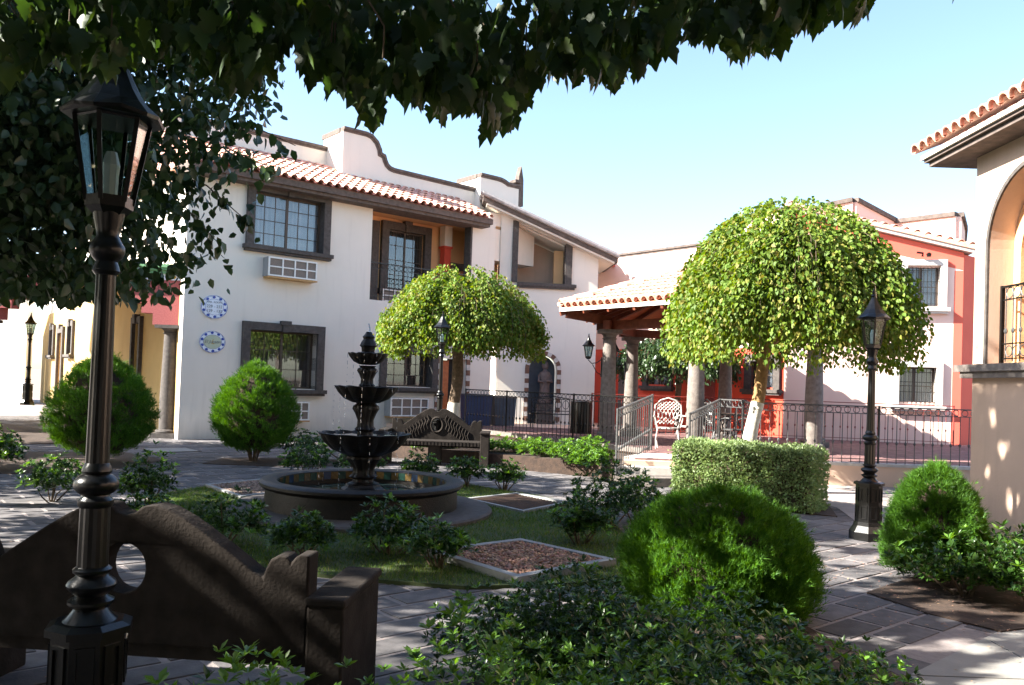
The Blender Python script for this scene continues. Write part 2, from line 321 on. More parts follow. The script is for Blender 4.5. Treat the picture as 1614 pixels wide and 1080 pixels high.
for i in range(6):
    for j in range(6):
        x = 2.3 + i * .95; y = 1.0 + j * .95; q = [(x + .006, y + .006), (x + .944, y + .006), (x + .944, y + .944), (x + .006, y + .944)]
        # clip each slab to the path outline
        for (ax, ay), (bx, by) in zip(SLAB, SLAB[1:] + SLAB[:1]):
            n_ = []; ins = lambda p: (bx - ax) * (p[1] - ay) - (by - ay) * (p[0] - ax)
            for a_, b_ in zip(q, q[1:] + q[:1]):
                sa_, sb_ = -ins(a_), -ins(b_)
                if sa_ >= 0: n_.append(a_)
                if sa_ * sb_ < 0: t_ = sa_ / (sa_ - sb_); n_.append((a_[0] + (b_[0] - a_[0]) * t_, a_[1] + (b_[1] - a_[1]) * t_))
            q = n_
            if len(q) < 3: break
        if len(q) > 2: MB().prism(q, -.03, .002 + random.uniform(-.002, .002), axis='z').build('slab', 'slab', sl_)
PATH2 = [(4.45, 10.55), (5.2, 10.55), (6.2, 10.2), (12, 10.0), (12, 14.7), (4.1, 14.69), (3.05, 14.2), (3.3, 13.9), (4.2, 13.5), (4.7, 11.8)]
MB().prism(PATH2, -.04, .006, axis='z').build('concrete_path', 'slab2', kind='structure')
NOP = [PATH2, LAWN, BEDR, BEDL, BEDC, BEDM, BEDF, BEDH, BEDX, SLAB, PATIO]
# pavers: long joints run with the facade
pm = [MB().box(-w / 2, w / 2, -.128, .128, -.03, 0, taper=.006).mesh('paver', 'paver') for w in (.47, .455, .462)]
cand = []
for j in range(-70, 110):
    off = (j % 2) * .25 + random.uniform(-.04, .04)
    for i in range(-60, 70):
        a = i * .5 + off; b = j * .285
        x = a * U[0] + b * V[0]; y = a * U[1] + b * V[1]
        if not (-17 < x < 7 and 2.0 < y < 30) or abs(x) > .72 * y + 1.2: continue
        cs = [(x + U[0] * p + V[0] * q, y + U[1] * p + V[1] * q) for p in (-.22, .22) for q in (-.12, .12)]
        if any(all(inpoly(cx, cy, P) for cx, cy in cs) for P in NOP): continue
        if any(inpoly(cx, cy, PATIO) for cx, cy in cs): continue
        if sum(inpoly(cx, cy, SLAB) for cx, cy in cs) > 1: continue
        if (x - P0[0]) * V[0] + (y - P0[1]) * V[1] > .1 and (x - P0[0]) * U[0] + (y - P0[1]) * U[1] > .1: continue
        vis = .32 * y + .0 < 2 and True
        cand.append((y + abs(x) * .3 + (0 if y > 3.2 else 6), x, y))
cand.sort()
far = MB()
for k, (_, x, y) in enumerate(cand):
    z = random.uniform(-.0015, .0035); rz = R(40) + random.uniform(-.012, .012)
    if k < 300:
        link('paver', pm[k % 3], pv, (x, y, z), (random.uniform(-.006, .006), random.uniform(-.006, .006), rz))
    else:
        far.box(x - .23, x + .23, y - .128, y + .128, z - .03, z, rz=rz)
far.build('paver_field', 'paver', pv, kind='stuff')
# border slabs laid between the lawn and the paving
# ================================================================== patio terrace
PZ = .38
pt = MB().prism(PATIO, -.04, PZ - .02, axis='z').build('patio_terrace', 'salmon', kind='structure')
PB = MB()
for j in range(0, 90):
    for i in range(0, 110):
        x = -6 + i * .2 + (j % 2) * .1; y = 14.4 + j * .105
        a, b = x, y + (x - 3) * -.0
        if inpoly(a, b, PATIO) and inpoly(a + .2, b + .1, PATIO) and inpoly(a, b + .1, PATIO) and (b > 14.95 or a < 3.6): PB.box(a + .004, a + .196, b + .004, b + .1, PZ - .02, PZ + random.uniform(-.002, .002))
PB.build('floor_brick', 'brick', pt, kind='stuff')
ed = [(4.1, 14.66), (14, 14.7)]
MB().box(4.1, 14, 14.66, 14.92, PZ - .0195, PZ + .03).build('edge_coping', 'palestone', pt)
MB().beam((-1.22, 21.95, PZ - .02), (2.72, 16.52, PZ - .02), .16, .1).build('edge_coping', 'stone2', pt)
# steps
st = MB().prism([(1.73, 13.62), (2.35, 13.45), (2.99, 13.6), (3.05, 14.2), (1.9, 14.2)], 0, .15, axis='z').build('stone_step', 'stone2', kind='structure')
MB().prism([(1.86, 14.0), (3.02, 14.0), (3.2, 14.9), (2.2, 14.9)], .15, .27, axis='z').build('riser', 'palestone', st)
MB().prism([(2.0, 14.5), (3.15, 14.5), (3.6, 15.5), (2.5, 15.5)], .27, .395, axis='z').build('riser', 'palestone', st)

# ================================================================== building pieces
def window(par, x0, x1, z0, z1, w=.2, key=True, sill=True, lintel=None, depth=.1, inset=.22, cols=(2, 4), stone='stone', curtain='curtain', sash='darkwood', left_closed=False, glass=True, slide=.45, name='window'):
    """window opening with stone surround in the plane y=0 of the parent, outward is -y"""
    ix0, ix1, iz0, iz1 = x0 + w, x1 - w, z0 + (0.02 if sill else w), z1 - w
    fr = MB().prism([(x0, z0), (ix0, z0), (ix0, iz1), (ix1, iz1), (ix1, z0), (x1, z0), (x1, z1), (x0, z1)], -depth, .03).build(name, stone, par)
    if sill:
        MB().box(x0 - .07, x1 + .07, -depth - .09, .03, z0 - .1, z0).box(x0 - .03, x1 + .03, -depth - .04, .03, z0 - .16, z0 - .1).build('sill', stone, fr)
    else: MB().box(ix0, ix1, -depth, .03, z0, iz0).build('sill', stone, fr)
    if key:
        xm = (x0 + x1) / 2; MB().box(xm - .13, xm + .13, -depth - .06, .03, z1 - .04, z1 + .07).box(xm - .09, xm + .09, -depth - .04, .03, z1 - w - .02, z1 - .04).build('keystone', stone, fr)
    # reveals
    MB().box(ix0 - .02, ix0, .03, inset + .1, iz0, iz1).box(ix1, ix1 + .02, .03, inset + .1, iz0, iz1).box(ix0, ix1, .03, inset + .1, iz1, iz1 + .02).box(ix0, ix1, .03, inset + .1, iz0 - .02, iz0).build('reveal', stone, fr)
    xm = ix0 + (ix1 - ix0) * (slide); s = MB(); f = .045
    for a, b, yy in ((ix0, xm, inset), (xm, ix1, inset + .05)):
        s.box(a, b, yy, yy + .04, iz0, iz0 + f).box(a, b, yy, yy + .04, iz1 - f, iz1).box(a, a + f, yy, yy + .04, iz0 + f, iz1 - f).box(b - f, b, yy, yy + .04, iz0 + f, iz1 - f); s.build('sash', sash, fr); s = MB()
    mu = MB(); nc, nr = cols
    for a, b, yy in ((ix0 + f, xm - f, inset), (xm + f, ix1 - f, inset + .05)):
        for i in range(1, nc): xx = a + (b - a) * i / nc; mu.box(xx - .009, xx + .009, yy + .01, yy + .03, iz0 + f, iz1 - f)
        for i in range(1, nr): zz = iz0 + (iz1 - iz0) * i / nr; mu.box(a, b, yy + .008, yy + .032, zz - .009, zz + .009)
        for i in range(nc):
            for k in range(nr):
                pa, pb = a + (b - a) * i / nc + .01, a + (b - a) * (i + 1) / nc - .01
                pc, pd = iz0 + (iz1 - iz0) * k / nr + .01, iz0 + (iz1 - iz0) * (k + 1) / nr - .01
                tl = random.uniform(-.003, .003)
                g = MB().add([(pa, yy + .018, pc), (pb, yy + .018 + tl, pc), (pb, yy + .018 + tl, pd), (pa, yy + .018, pd), (pa, yy + .022, pc), (pb, yy + .022 + tl, pc), (pb, yy + .022 + tl, pd), (pa, yy + .022, pd)], [(0, 1, 2, 3), (7, 6, 5, 4), (0, 4, 5, 1), (1, 5, 6, 2), (2, 6, 7, 3), (3, 7, 4, 0)])
                g.build('pane', 'glass', fr)
    if mu.v: mu.build('glazing_bars', sash, fr)
    if curtain:
        n = 60; vs = []; fs = []
        for i in range(n + 1):
            x = ix0 + (ix1 - ix0) * i / n; y = inset + .16 + .018 * math.sin(i * 1.7) + .012 * math.sin(i * .61)
            vs += [(x, y, iz0), (x, y, iz1)]
        for i in range(n): fs.append((2 * i, 2 * i + 2, 2 * i + 3, 2 * i + 1))
        MB().add(vs, fs).build('curtain', curtain, fr, smooth=True)
    MB().box(ix0 - .3, ix1 + .3, inset + .5, inset + .52, iz0 - .2, iz1 + .2).build('room_backing', 'dark', fr)
    return fr
def ac_unit(par, x0, x1, z0, z1, d=.32, n=4):
    c = MB().box(x0, x1, -d, .2, z0, z1).build('air_conditioner', 'acside', par)
    f = MB(); t = .035; y0, y1 = -d - .04, -d - .002
    f.box(x0, x1, y0, y1, z0, z0 + t).box(x0, x1, y0, y1, z1 - t, z1).box(x0, x0 + t, y0, y1, z0 + t, z1 - t).box(x1 - t, x1, y0, y1, z0 + t, z1 - t)
    for i in range(1, n): x = x0 + (x1 - x0) * i / n + .05; f.box(x - .017, x + .017, y0 + .003, y1, z0 + t, z1 - t)
    zm = (z0 + z1) / 2; f.box(x0 + t, x1 - t, y0 + .006, y1, zm - .015, zm + .015); f.build('grille_frame', 'whitepaint', c)
    l = MB()
    for i in range(1, 14): z = z0 + (z1 - z0) * i / 14; l.box(x0 + t, x1 - t, -d - .001, -d + .0, z - .004, z + .004)
    MB().box(x0 + t, x1 - t, -d - .012, -d - .003, z0 + t, z1 - t).build('louvre_panel', 'acgrille', c)
    MB().box(x0 + .02, x1 + .03, -d - .01, .05, z0 - .04, z0 - .004).build('wooden_shelf', 'blond', c)
    return c
def tilemesh(name, m, r=.095, ln=.44, th=.014, n=6, r2=None):
    """barrel tile, axis along +x (up the slope), open side down, tapering upwards"""
    r2 = r2 or r * .8; vs = []; fs = []
    for x, rr in ((0, r), (ln, r2)):
        for q in (rr, rr - th):
            for i in range(n + 1):
                a = math.pi * i / n; vs.append((x, -q * math.cos(a), q * math.sin(a)))
    k = n + 1
    for i in range(n):
        fs += [(i, i + 1, 2 * k + i + 1, 2 * k + i), (k + i, 3 * k + i, 3 * k + i + 1, k + i + 1), (i, k + i, k + i + 1, i + 1), (2 * k + i, 2 * k + i + 1, 3 * k + i + 1, 3 * k + i)]
    for a, b, c, d in ((0, 2 * k, 3 * k, k), (n, k + n, 3 * k + n, 2 * k + n)): fs.append((a, b, c, d))
    return MB().add(vs, fs), name, m
def tile_roof(par, O, E, S, width, length, m='tile', sp=.245, course=.36, limit=300, clip=None, pan=True):
    """roof plane: O corner at the eave, E unit vector along the eave, S unit vector up the slope (parent space)"""
    O, E, S = Vector(O), Vector(E).normalized(), Vector(S).normalized(); Nn = E.cross(S).normalized()
    if Nn.z < 0: Nn = -Nn
    mb, nm, mm = tilemesh('roof_tile', m); base = mb.mesh('roof_tile', m)
    nx = int(round(width / sp)); ny = int(math.ceil(length / course)); tiles = []; rest = MB(); pans = MB()
    for i in range(nx):
        for j in range(ny):
            x = (i + .5) * sp; y = j * course
            if clip and not clip(x, y): continue
            if y + .44 > length + .12: y = length + .12 - .44
            jit = random.uniform(-.006, .006)
            p = O + E * (x + jit) + S * (y - .03) + Nn * (.035 + .004 * random.random())
            tilt = R(3.2)
            X = (S * math.cos(tilt) - Nn * math.sin(tilt)).normalized(); Z = (Nn * math.cos(tilt) + S * math.sin(tilt)).normalized(); Y = Z.cross(X)
            yaw = random.uniform(-.02, .02); X2 = (X + Y * yaw).normalized(); Y2 = Z.cross(X2)
            T = Matrix(((X2.x, Y2.x, Z.x, p.x), (X2.y, Y2.y, Z.y, p.y), (X2.z, Y2.z, Z.z, p.z), (0, 0, 0, 1)))
            tiles.append((j, T))
            if pan:
                q = O + E * (i * sp) + S * (y - .0) + Nn * .075
                a = S * .44; b = E * .075; k = []
                for t in (0, 1):
                    for an in range(5): th = math.pi * an / 4; k.append(q + a * t - Nn * (.07 * math.sin(th)) + b * -math.cos(th))
                f = [(an, an + 1, 5 + an + 1, 5 + an) for an in range(4)]
                pans.add(k, f)
    tiles.sort(key=lambda t: t[0])
    for k, (_, T) in enumerate(tiles):
        if k < limit:
            o = link('roof_tile', base, par); o.matrix_local = T
        else:
            rest.add([tuple(T @ Vector(v)) for v in mb.v], mb.f)
    if rest.v: rest.build('roof_tile_rows', m, par, kind='stuff')
    if pans.v: pans.build('channel_tiles', m, par, kind='stuff')
def coping(par, pts, y0, y1, h=.14, m='stonec', name='coping'):
    """profiled coping that follows a polyline in the xz plane of the parent"""
    b = MB()
    nr = []
    for (xa, za), (xb, zb) in zip(pts[:-1], pts[1:]):
        d = math.hypot(xb - xa, zb - za); nr.append((-(zb - za) / d, (xb - xa) / d))
    mt_ = []
    for i in range(len(pts)):
        p_, q_ = nr[max(i - 1, 0)], nr[min(i, len(nr) - 1)]; sx_, sz_ = p_[0] + q_[0], p_[1] + q_[1]; l_ = math.hypot(sx_, sz_); k_ = min(1.6, 1 / max(.5, (sx_ * p_[0] + sz_ * p_[1]) / l_)); mt_.append((sx_ / l_ * k_, sz_ / l_ * k_))
    for t0, t1, o in ((0, h * .45, .02), (h * .45, h, .06)):
        vs = []; fs = []
        for (x, z), (nx, nz) in zip(pts, mt_): vs += [(x + nx * t0, y0 - o, z + nz * t0), (x + nx * t1, y0 - o, z + nz * t1), (x + nx * t1, y1 + o, z + nz * t1), (x + nx * t0, y1 + o, z + nz * t0)]
        for i in range(len(pts) - 1):
            for k in range(4): fs.append((4 * i + k, 4 * i + (k + 1) % 4, 4 * i + 4 + (k + 1) % 4, 4 * i + 4 + k))
        fs += [(0, 1, 2, 3), tuple(4 * len(pts) - 4 + k for k in (3, 2, 1, 0))]
        b.add(vs, fs)
    return b.build(name, m, par)
bar = MB().tube([(0, 0, 0), (0, 0, 1)], .0075, 5).xf(Matrix.Identity(4)).mesh('baluster', 'iron')
def baluster_mesh(h, m):
    b = MB().tube([(0, 0, 0), (0, 0, h)], .0075, 5)
    z = h * .42; b.lathe([(.008, z - .035), (.022, z - .01), (.022, z + .01), (.008, z + .035)], 6)
    return b.mesh('baluster', m)
def ring_mesh(r, m, t=.007):
    b = MB(); b.tube([(r * math.cos(2 * math.pi * i / 12), 0, r * math.sin(2 * math.pi * i / 12)) for i in range(13)], t, 4); return b.mesh('ring', m)
def fence_run(par, p, q, m='iron', h=1.04, sp=.14, posts=(True, True), rings=True, low=.1, nmid=None):
    """railing between p and q (x, y, z of the foot), may climb"""
    p, q = Vector(p), Vector(q); d = q - p; L = math.hypot(d.x, d.y); n = max(2, int(L / sp)); a = math.atan2(d.y, d.x)
    z = Vector((0, 0, 1))
    MB().beam(p + z * h, q + z * h, .045, .022).build('top_rail', m, par)
    MB().beam(p + z * (h - .13), q + z * (h - .13), .02, .014).build('upper_rail', m, par)
    MB().beam(p + z * low, q + z * low, .02, .014).build('lower_rail', m, par)
    bh = h - .13; bmsh = baluster_mesh(bh - .02, m); rm = ring_mesh(.055, m)
    for i in range(n + 1):
        c = p + d * (i / n)
        if (i == 0 and posts[0]) or (i == n and posts[1]) or (nmid and i % nmid == 0 and 0 < i < n):
            MB().tube([(c.x, c.y, c.z), (c.x, c.y, c.z + h + .02)], .02, 8).build('post', m, par)
        else: link('baluster', bmsh, par, c + z * .02)
        if i < n and rings: link('ring', rm, par, p + d * ((i + .5) / n) + z * (h - .066), (0, 0, a))
# ================================================================== white two-storey building
WB = thing('white_building', 'white two-storey stucco building with terracotta tiled eave, balcony and curved dark-coped parapet', 'building', (P0[0], P0[1], 0), R(40))
holes = [rect(1.62, 3.55, 4.9, 6.28), rect(1.65, 3.5, 1.28, 2.76), rect(5.05, 8.55, 3.82, 6.5), rect(5.62, 7.25, 1.42, 2.4), rect(7.5, 8.5, .02, 2.3)]
MB().prism(rect(0, 9.45, 0, 6.62), 0, .25, holes).build('wall', 'white', WB)
# balcony recess
MB().prism(rect(5.0, 10.3, 3.7, 6.6), 1.45, 1.6, [rect(6.42, 7.72, 4.36, 6.16)]).box(5.0, 5.049, .25, 1.449, 3.7, 6.6).box(10.25, 10.3, .9, 1.449, 3.7, 6.6).build('balcony_wall', 'orange', WB)
MB().box(8.27, 8.55, 1.05, 1.33, 5.87, 6.5).build('balcony_pier', 'white', WB)
MB().box(8.29, 8.53, 1.07, 1.31, 3.82, 5.8).box(8.25, 8.57, 1.03, 1.35, 5.8, 5.869).build('red_pillar', 'red', WB)
MB().box(5.0, 8.55, .02, 1.449, 3.7, 3.819).box(8.551, 10.2, .26, 1.449, 3.7, 3.819).build('balcony_floor', 'stone2', WB)
MB().box(5.0, 10.2, .25, 1.449, 6.501, 6.6).build('balcony_ceiling', 'orange', WB)
MB().box(8.48, 8.549, -.015, .3, 3.82, 6.5).build('dark_pier', 'stone', WB)
w_ = window(WB, 6.18, 7.96, 4.34, 6.4, w=.24, curtain='browncurtain', cols=(2, 4), inset=.03, slide=.5); w_.location = (0, 1.42, 0)
MB().box(5.72, 6.1, 1.36, 1.449, 3.83, 6.35).build('stone_jamb', 'stone', WB)
ac_unit_ = ac_unit(WB, 6.2, 7.3, 3.95, 4.32, d=.1, n=3); ac_unit_.location = (0, 1.35, 0)
dr = MB().box(8.8, 9.5, 1.36, 1.448, 3.83, 5.2).build('upper_door', 'door', WB)
MB().box(8.65, 9.65, 1.3, 1.449, 5.21, 5.42).build('door_lintel', 'stone', WB)
R0 = MB().beam((5.05, .06, 4.88), (8.55, .06, 4.88), .045, .025).build('balcony_railing', 'iron', WB)
MB().beam((5.05, .06, 4.72), (8.55, .06, 4.72), .02, .014).beam((5.05, .06, 3.95), (8.55, .06, 3.95), .02, .014).build('rail', 'iron', R0)
bmz = baluster_mesh(.9, 'iron'); rmz = ring_mesh(.06, 'iron')
for i in range(24):
    link('baluster', bmz, R0, (5.12 + i * .148, .06, 3.83))
    link('ring', rmz, R0, (5.19 + i * .148, .06, 4.8))
window(WB, 1.44, 3.74, 4.88, 6.46, w=.2, curtain='curtain', cols=(3, 4), inset=.12, slide=.5)
window(WB, 1.45, 3.7, 1.26, 2.95, w=.2, curtain='browncurtain', cols=(2, 3), inset=.18, slide=.52, glass=True)
window(WB, 5.45, 7.4, 1.4, 2.6, w=.2, curtain='browncurtain', cols=(2, 3), inset=.18, slide=.52)
ac_unit(WB, 1.93, 3.26, 4.12, 4.6)
ac_unit(WB, 2.1, 3.2, .47, .95)
ac_unit(WB, 5.66, 6.93, .58, 1.1)
# ground floor doorway with striped surround
MB().box(7.5, 8.0, .22, .249, .03, 2.25).box(7.52, 7.7, .19, .22, .2, 1.1).box(7.52, 7.7, .19, .22, 1.25, 2.1).box(7.76, 7.95, .19, .22, .2, 1.1).box(7.76, 7.95, .19, .22, 1.25, 2.1).build('door', 'door', WB)
MB().box(8.0, 8.5, .3, .32, 0, 2.3).build('door_recess', 'dark', WB)
def striped(par, x0, x1, z0, zs, w=.13, d=.03, n=11, y=0):
    """brown and white voussoirs up the jambs and round a half arch"""
    xm = (x0 + x1) / 2; r = (x1 - x0) / 2
    for side in (0, 1):
        for i in range(n):
            za = z0 + (zs - z0) * i / n; zb = z0 + (zs - z0) * (i + 1) / n; xa = x0 - w if side == 0 else x1
            MB().box(xa, xa + w, y - d - (.004 if i % 2 else 0), y + .02, za, zb).build('voussoir', 'brown' if i % 2 else 'palestone', par)
    k = 12
    for i in range(k):
        a0, a1 = 180 * i / k, 180 * (i + 1) / k
        P = arc(xm, zs, r, a0, a1, 2) + arc(xm, zs, r + w, a1, a0, 2)
        MB().prism(P, y - d - (.004 if i % 2 else 0), y + .02).build('voussoir', 'brown' if i % 2 else 'palestone', par)
striped(WB, 7.5, 8.5, .02, 2.3, n=14)
# eave: rafters board + tiles
MB().box(-.16, 8.95, -.5, .26, 6.44, 6.6).box(-.12, 8.9, -.42, .3, 6.36, 6.44).build('eave_cornice', 'stonec', WB)
ang = math.atan2(1.2, 2.7)
tile_roof(WB, (-.18, -.58, 6.6), (1, 0, 0), (0, math.cos(ang), math.sin(ang)), 9.15, 2.95, sp=.245, course=.38, limit=298)
MB().add([(-.15, -.5, 6.602), (8.92, -.5, 6.602), (8.92, 2.2, 6.602 + 2.7 * math.tan(ang)), (-.15, 2.2, 6.602 + 2.7 * math.tan(ang)), (-.15, -.5, 6.6), (8.92, -.5, 6.6), (8.92, 2.2, 6.6), (-.15, 2.2, 6.6)],
         [(0, 1, 2, 3), (4, 7, 6, 5), (0, 4, 5, 1), (1, 5, 6, 2), (2, 6, 7, 3), (3, 7, 4, 0)]).build('roof_deck', 'tile', WB)
# parapet with stepped and curved top
MB().box(0, 4.8, 2.2, 2.4, 6.6, 8.32).build('parapet', 'white', WB)
coping(WB, [(-.05, 8.32), (4.7, 8.32)], 2.2, 2.4)
CUR = [(4.68, 8.72), (5.42, 8.72)] + [(5.42 + .42 * math.sin(R(a)), 8.22 + .5 * math.cos(R(a))) for a in (20, 45, 70, 88)] + [(5.98, 8.2)] + [(6.4 - .4 * math.cos(R(a)), 8.2 - .36 * math.sin(R(a))) for a in (15, 40, 65, 90)] + [(9.6, 7.8)]
MB().prism([(4.68, 6.6)] + CUR + [(9.6, 6.6)], 1.2, 1.4).build('parapet', 'white', WB)
MB().box(4.68, 4.88, 1.4, 2.4, 6.6, 8.719).build('parapet_return', 'white', WB)
coping(WB, CUR, 1.2, 1.4)
MB().box(4.66, 4.9, 1.4, 2.5, 8.72, 8.86).build('coping', 'stonec', WB)
CU2 = [(9.48, 8.24), (10.2, 8.24)] + [(10.2 + .4 * i / 4, 8.24 - .1 * (i / 4) ** 2) for i in range(1, 5)] + [(11.1, 8.14)]
MB().prism([(9.48, 6.0)] + CU2 + [(11.1, 6.0)], .9, 1.1).build('parapet', 'white', WB)
MB().box(9.481, 9.68, 1.1, 2.2, 6.6, 8.23).build('parapet_return', 'white', WB)
coping(WB, CU2, .9, 1.1)
MB().box(9.46, 9.7, 1.1, 2.2, 8.24, 8.38).build('coping', 'stonec', WB)
MB().prism([(11.12, 7.6), (11.36, 7.6), (11.34, 8.5), (11.24, 8.95), (11.14, 8.6)], .95, 1.15).box(10.95, 11.2, .9, 1.2, 8.35, 8.45).build('parapet_finial', 'stonec', WB)
MB().box(9.4, 11.3, .25, .9, 5.5, 7.0).build('upper_wall', 'white', WB)
# long side wall that recedes behind the arcade
SA = R(40) + R(90)
sv = Vector((-.6, .8)); srot = math.atan2(.8, -.6)
# side wall lives in its own frame: x runs away from the corner, outward is +y there, so the frame is mirrored by building with negative x
YB = thing('yellow_building', 'yellow stucco wing behind the pink arcade with dark stone windows and a louvred door', 'building', (P0[0] - .02, P0[1] + .03, 0), math.atan2(-.8, .6))
# local x = toward the camera corner (0 at the white corner, negative = away), outward normal = -y
hl = [rect(-4.75, -4.05, 1.15, 2.95), rect(-15.75, -14.85, 2.2, 3.25), rect(-18.15, -17.15, .1, 3.05), rect(-20.3, -19.5, 2.2, 3.25)]
MB().prism(rect(-23, 0, 0, 4.0), 0, .25, hl).build('wall', 'yellow', YB)
MB().box(-23, -.01, .01, .25, 4.001, 6.6).build('upper_wall', 'white', YB)
window(YB, -4.95, -3.85, 1.08, 3.12, w=.17, curtain='curtain', cols=(1, 3), inset=.12, slide=.5)
window(YB, -15.95, -14.65, 2.15, 3.45, w=.2, curtain=None, cols=(1, 2), inset=.15, slide=.5)
window(YB, -20.5, -19.3, 2.15, 3.45, w=.2, curtain=None, cols=(1, 2), inset=.15, slide=.5)
fr = MB().box(-18.4, -18.15, -.1, .03, .05, 3.3).box(-17.15, -16.9, -.1, .03, .05, 3.3).box(-18.15, -17.15, -.1, .03, 3.05, 3.3).box(-17.8, -17.5, -.15, .03, 3.25, 3.4).build('door_frame', 'stone', YB)
dd = MB().box(-18.15, -17.15, .08, .12, .05, 3.05).build('door', 'blond', fr)
for i in range(26): MB().box(-18.02 + (.5 if i % 2 else 0), -17.62 + (.46 if i % 2 else 0), .05, .079, .2 + (i // 2) * .13, .29 + (i // 2) * .13).build('louvre', 'blond', fr)
MB().prism(arc(-17.65, 2.2, .36, 0, 180, 10) + arc(-17.65, 2.2, .29, 180, 0, 10), .05, .079).build('door_arch_moulding', 'darkwood', fr)
MB().box(-23.0, -.0, -.14, .3, 6.601, 6.75).build('roof_cornice', 'stonec', YB)
# ------------------------------------------------------------------ pink arcade in front of the yellow wing
AC = thing('arcade', 'pink stucco arcade with stepped arch, green cornice and dark stone columns', 'arcade', (-8.02, 20.0, 0), 0)
half = [(-.55, 2.74), (-.74, 2.74), (-.74, 3.02), (-1.02, 3.02), (-1.02, 3.26), (-1.3, 3.26)] + [(-1.3 - .34 * math.sin(R(a)), 3.3 + .34 * (1 - math.cos(R(a)))) for a in (20, 45, 70, 90)]
full = half + [(-5.2 - x, z) for x, z in reversed(half)]
MB().prism([(-.02, 2.74)] + [(x, z) for x, z in full] + [(-5.5, 2.74), (-5.5, 3.98), (-.02, 3.98)], 0, .35).build('arch_wall', 'pink', AC)
MB().box(-9.5, -5.501, 0, .35, 2.74, 3.98).build('arch_wall', 'pink', AC)
for i in range(64): 
    x = -.02 - i * .15
    MB().box(x - .147, x - .003, -.02, 0, 3.83, 3.975).build('cornice_tile', 'ceramic', AC)
q = MB()
for i in range(64):
    x = -.095 - i * .15; q.prism([(x - .055, 3.9), (x, 3.845), (x + .055, 3.9), (x, 3.96)], -.024, -.0202)
q.build('tile_diamonds', 'goldink', AC)
MB().box(-9.5, .05, -.1, .36, 3.981, 4.06).box(-9.5, .1, -.16, .36, 4.06, 4.12).box(-9.5, .14, -.2, .36, 4.12, 4.2).build('cornice', 'green', AC)
MB().prism([(-9.5, .35), (-.1, .35), (-6.0, 8.5), (-9.5, 8.5)], 3.99, 4.15, axis='z').build('terrace_slab', 'yellow', AC)
def stone_column(par, x, y, z0, z1, r=.19, m='stone', name='column'):
    h = z1 - z0
    c = MB().lathe([(r * 1.02, z0 + .2), (r * 1.06, z0 + h * .35), (r * .84, z1 - .22)], 20, (x, y)).build(name, m, par, smooth=True)
    MB().box(x - r * 1.5, x + r * 1.5, y - r * 1.5, y + r * 1.5, z0, z0 + .12).build('column_base', m, c)
    MB().lathe([(r * 1.35, z0 + .12), (r * 1.42, z0 + .15), (r * 1.35, z0 + .19), (r * 1.12, z0 + .21)], 20, (x, y)).build('column_torus', m, c, smooth=True)
    MB().lathe([(r * .84, z1 - .22), (r * 1.0, z1 - .2), (r * .86, z1 - .17), (r * .95, z1 - .12), (r * 1.25, z1 - .08)], 20, (x, y)).build('column_necking', m, c, smooth=True)
    MB().box(x - r * 1.5, x + r * 1.5, y - r * 1.5, y + r * 1.5, z1 - .08, z1).build('capital', m, c)
    return c
stone_column(AC, -.33, .17, 0, 2.74, .2); stone_column(AC, -4.95, .17, 0, 2.74, .2)
MB().box(-.1, .0, .02, .35, 0, 2.739).build('wall_pilaster', 'stone', AC)
# distant sunlit wall
DW = thing('far_white_building', 'bright sunlit white wall with one narrow window at the far left', 'building', (-27, 38, 0), R(-22))
MB().prism(rect(-4, 6.5, 0, 5.2), 0, .3, [rect(3.2, 4.0, 1.2, 3.9)]).build('wall', 'white', DW)
window(DW, 3.0, 4.2, 1.1, 4.1, w=.2, curtain=None, inset=.1, cols=(1, 2))
# ================================================================== white gabled wing
WG = thing('white_gabled_wing', 'white stucco wing with sloping slate-grey tiled gable and open loggia beside the tile-roofed pavilion', 'building', (-.5, 26.2, 0), R(5))
ow = 3.18
MB().prism([(0, 0), (ow, 0), (ow, 5.95), (0, 7.3)], 0, .25, [[(.57, 4.85), (2.1, 4.85), (2.1, 6.15), (.57, 6.75)], [(1.05, .3), (1.95, .3)] + arc(1.5, 2.1, .45, 0, 180, 10)]).build('wall', 'white', WG)
MB().box(ow - .25, ow - .001, .25, 8, 0, 5.9).build('side_wall', 'white', WG)
MB().box(.001, .25, .25, 8, 0, 7.2).build('side_wall', 'white', WG)
MB().prism([(.25, 4.0), (ow - .25, 4.0), (ow - .25, 5.7), (.25, 6.8)], 1.6, 1.7).build('loggia_wall', 'peach', WG); MB().box(1.85, 2.15, .8, 1.0, 4.6, 6.05).build('loggia_pier', 'orange', WG)
MB().box(.25, ow - .25, .25, 1.6, 4.6, 4.7).build('loggia_floor', 'stone2', WG)
MB().prism([(.25, 6.85), (ow - .25, 5.75), (ow - .25, 5.8), (.25, 6.9)], .25, 1.6).build('loggia_ceiling', 'white', WG)
MB().box(.38, .569, -.06, .26, 4.85, 6.82).build('loggia_jamb', 'stone', WG); MB().box(2.1, 2.32, -.06, .26, 4.85, 6.28).build('loggia_jamb', 'stone', WG)
MB().box(.57, 2.42, -.1, .26, 4.68, 4.849).box(.57, 2.47, -.13, .26, 4.74, 4.84).build('loggia_sill', 'stone', WG)
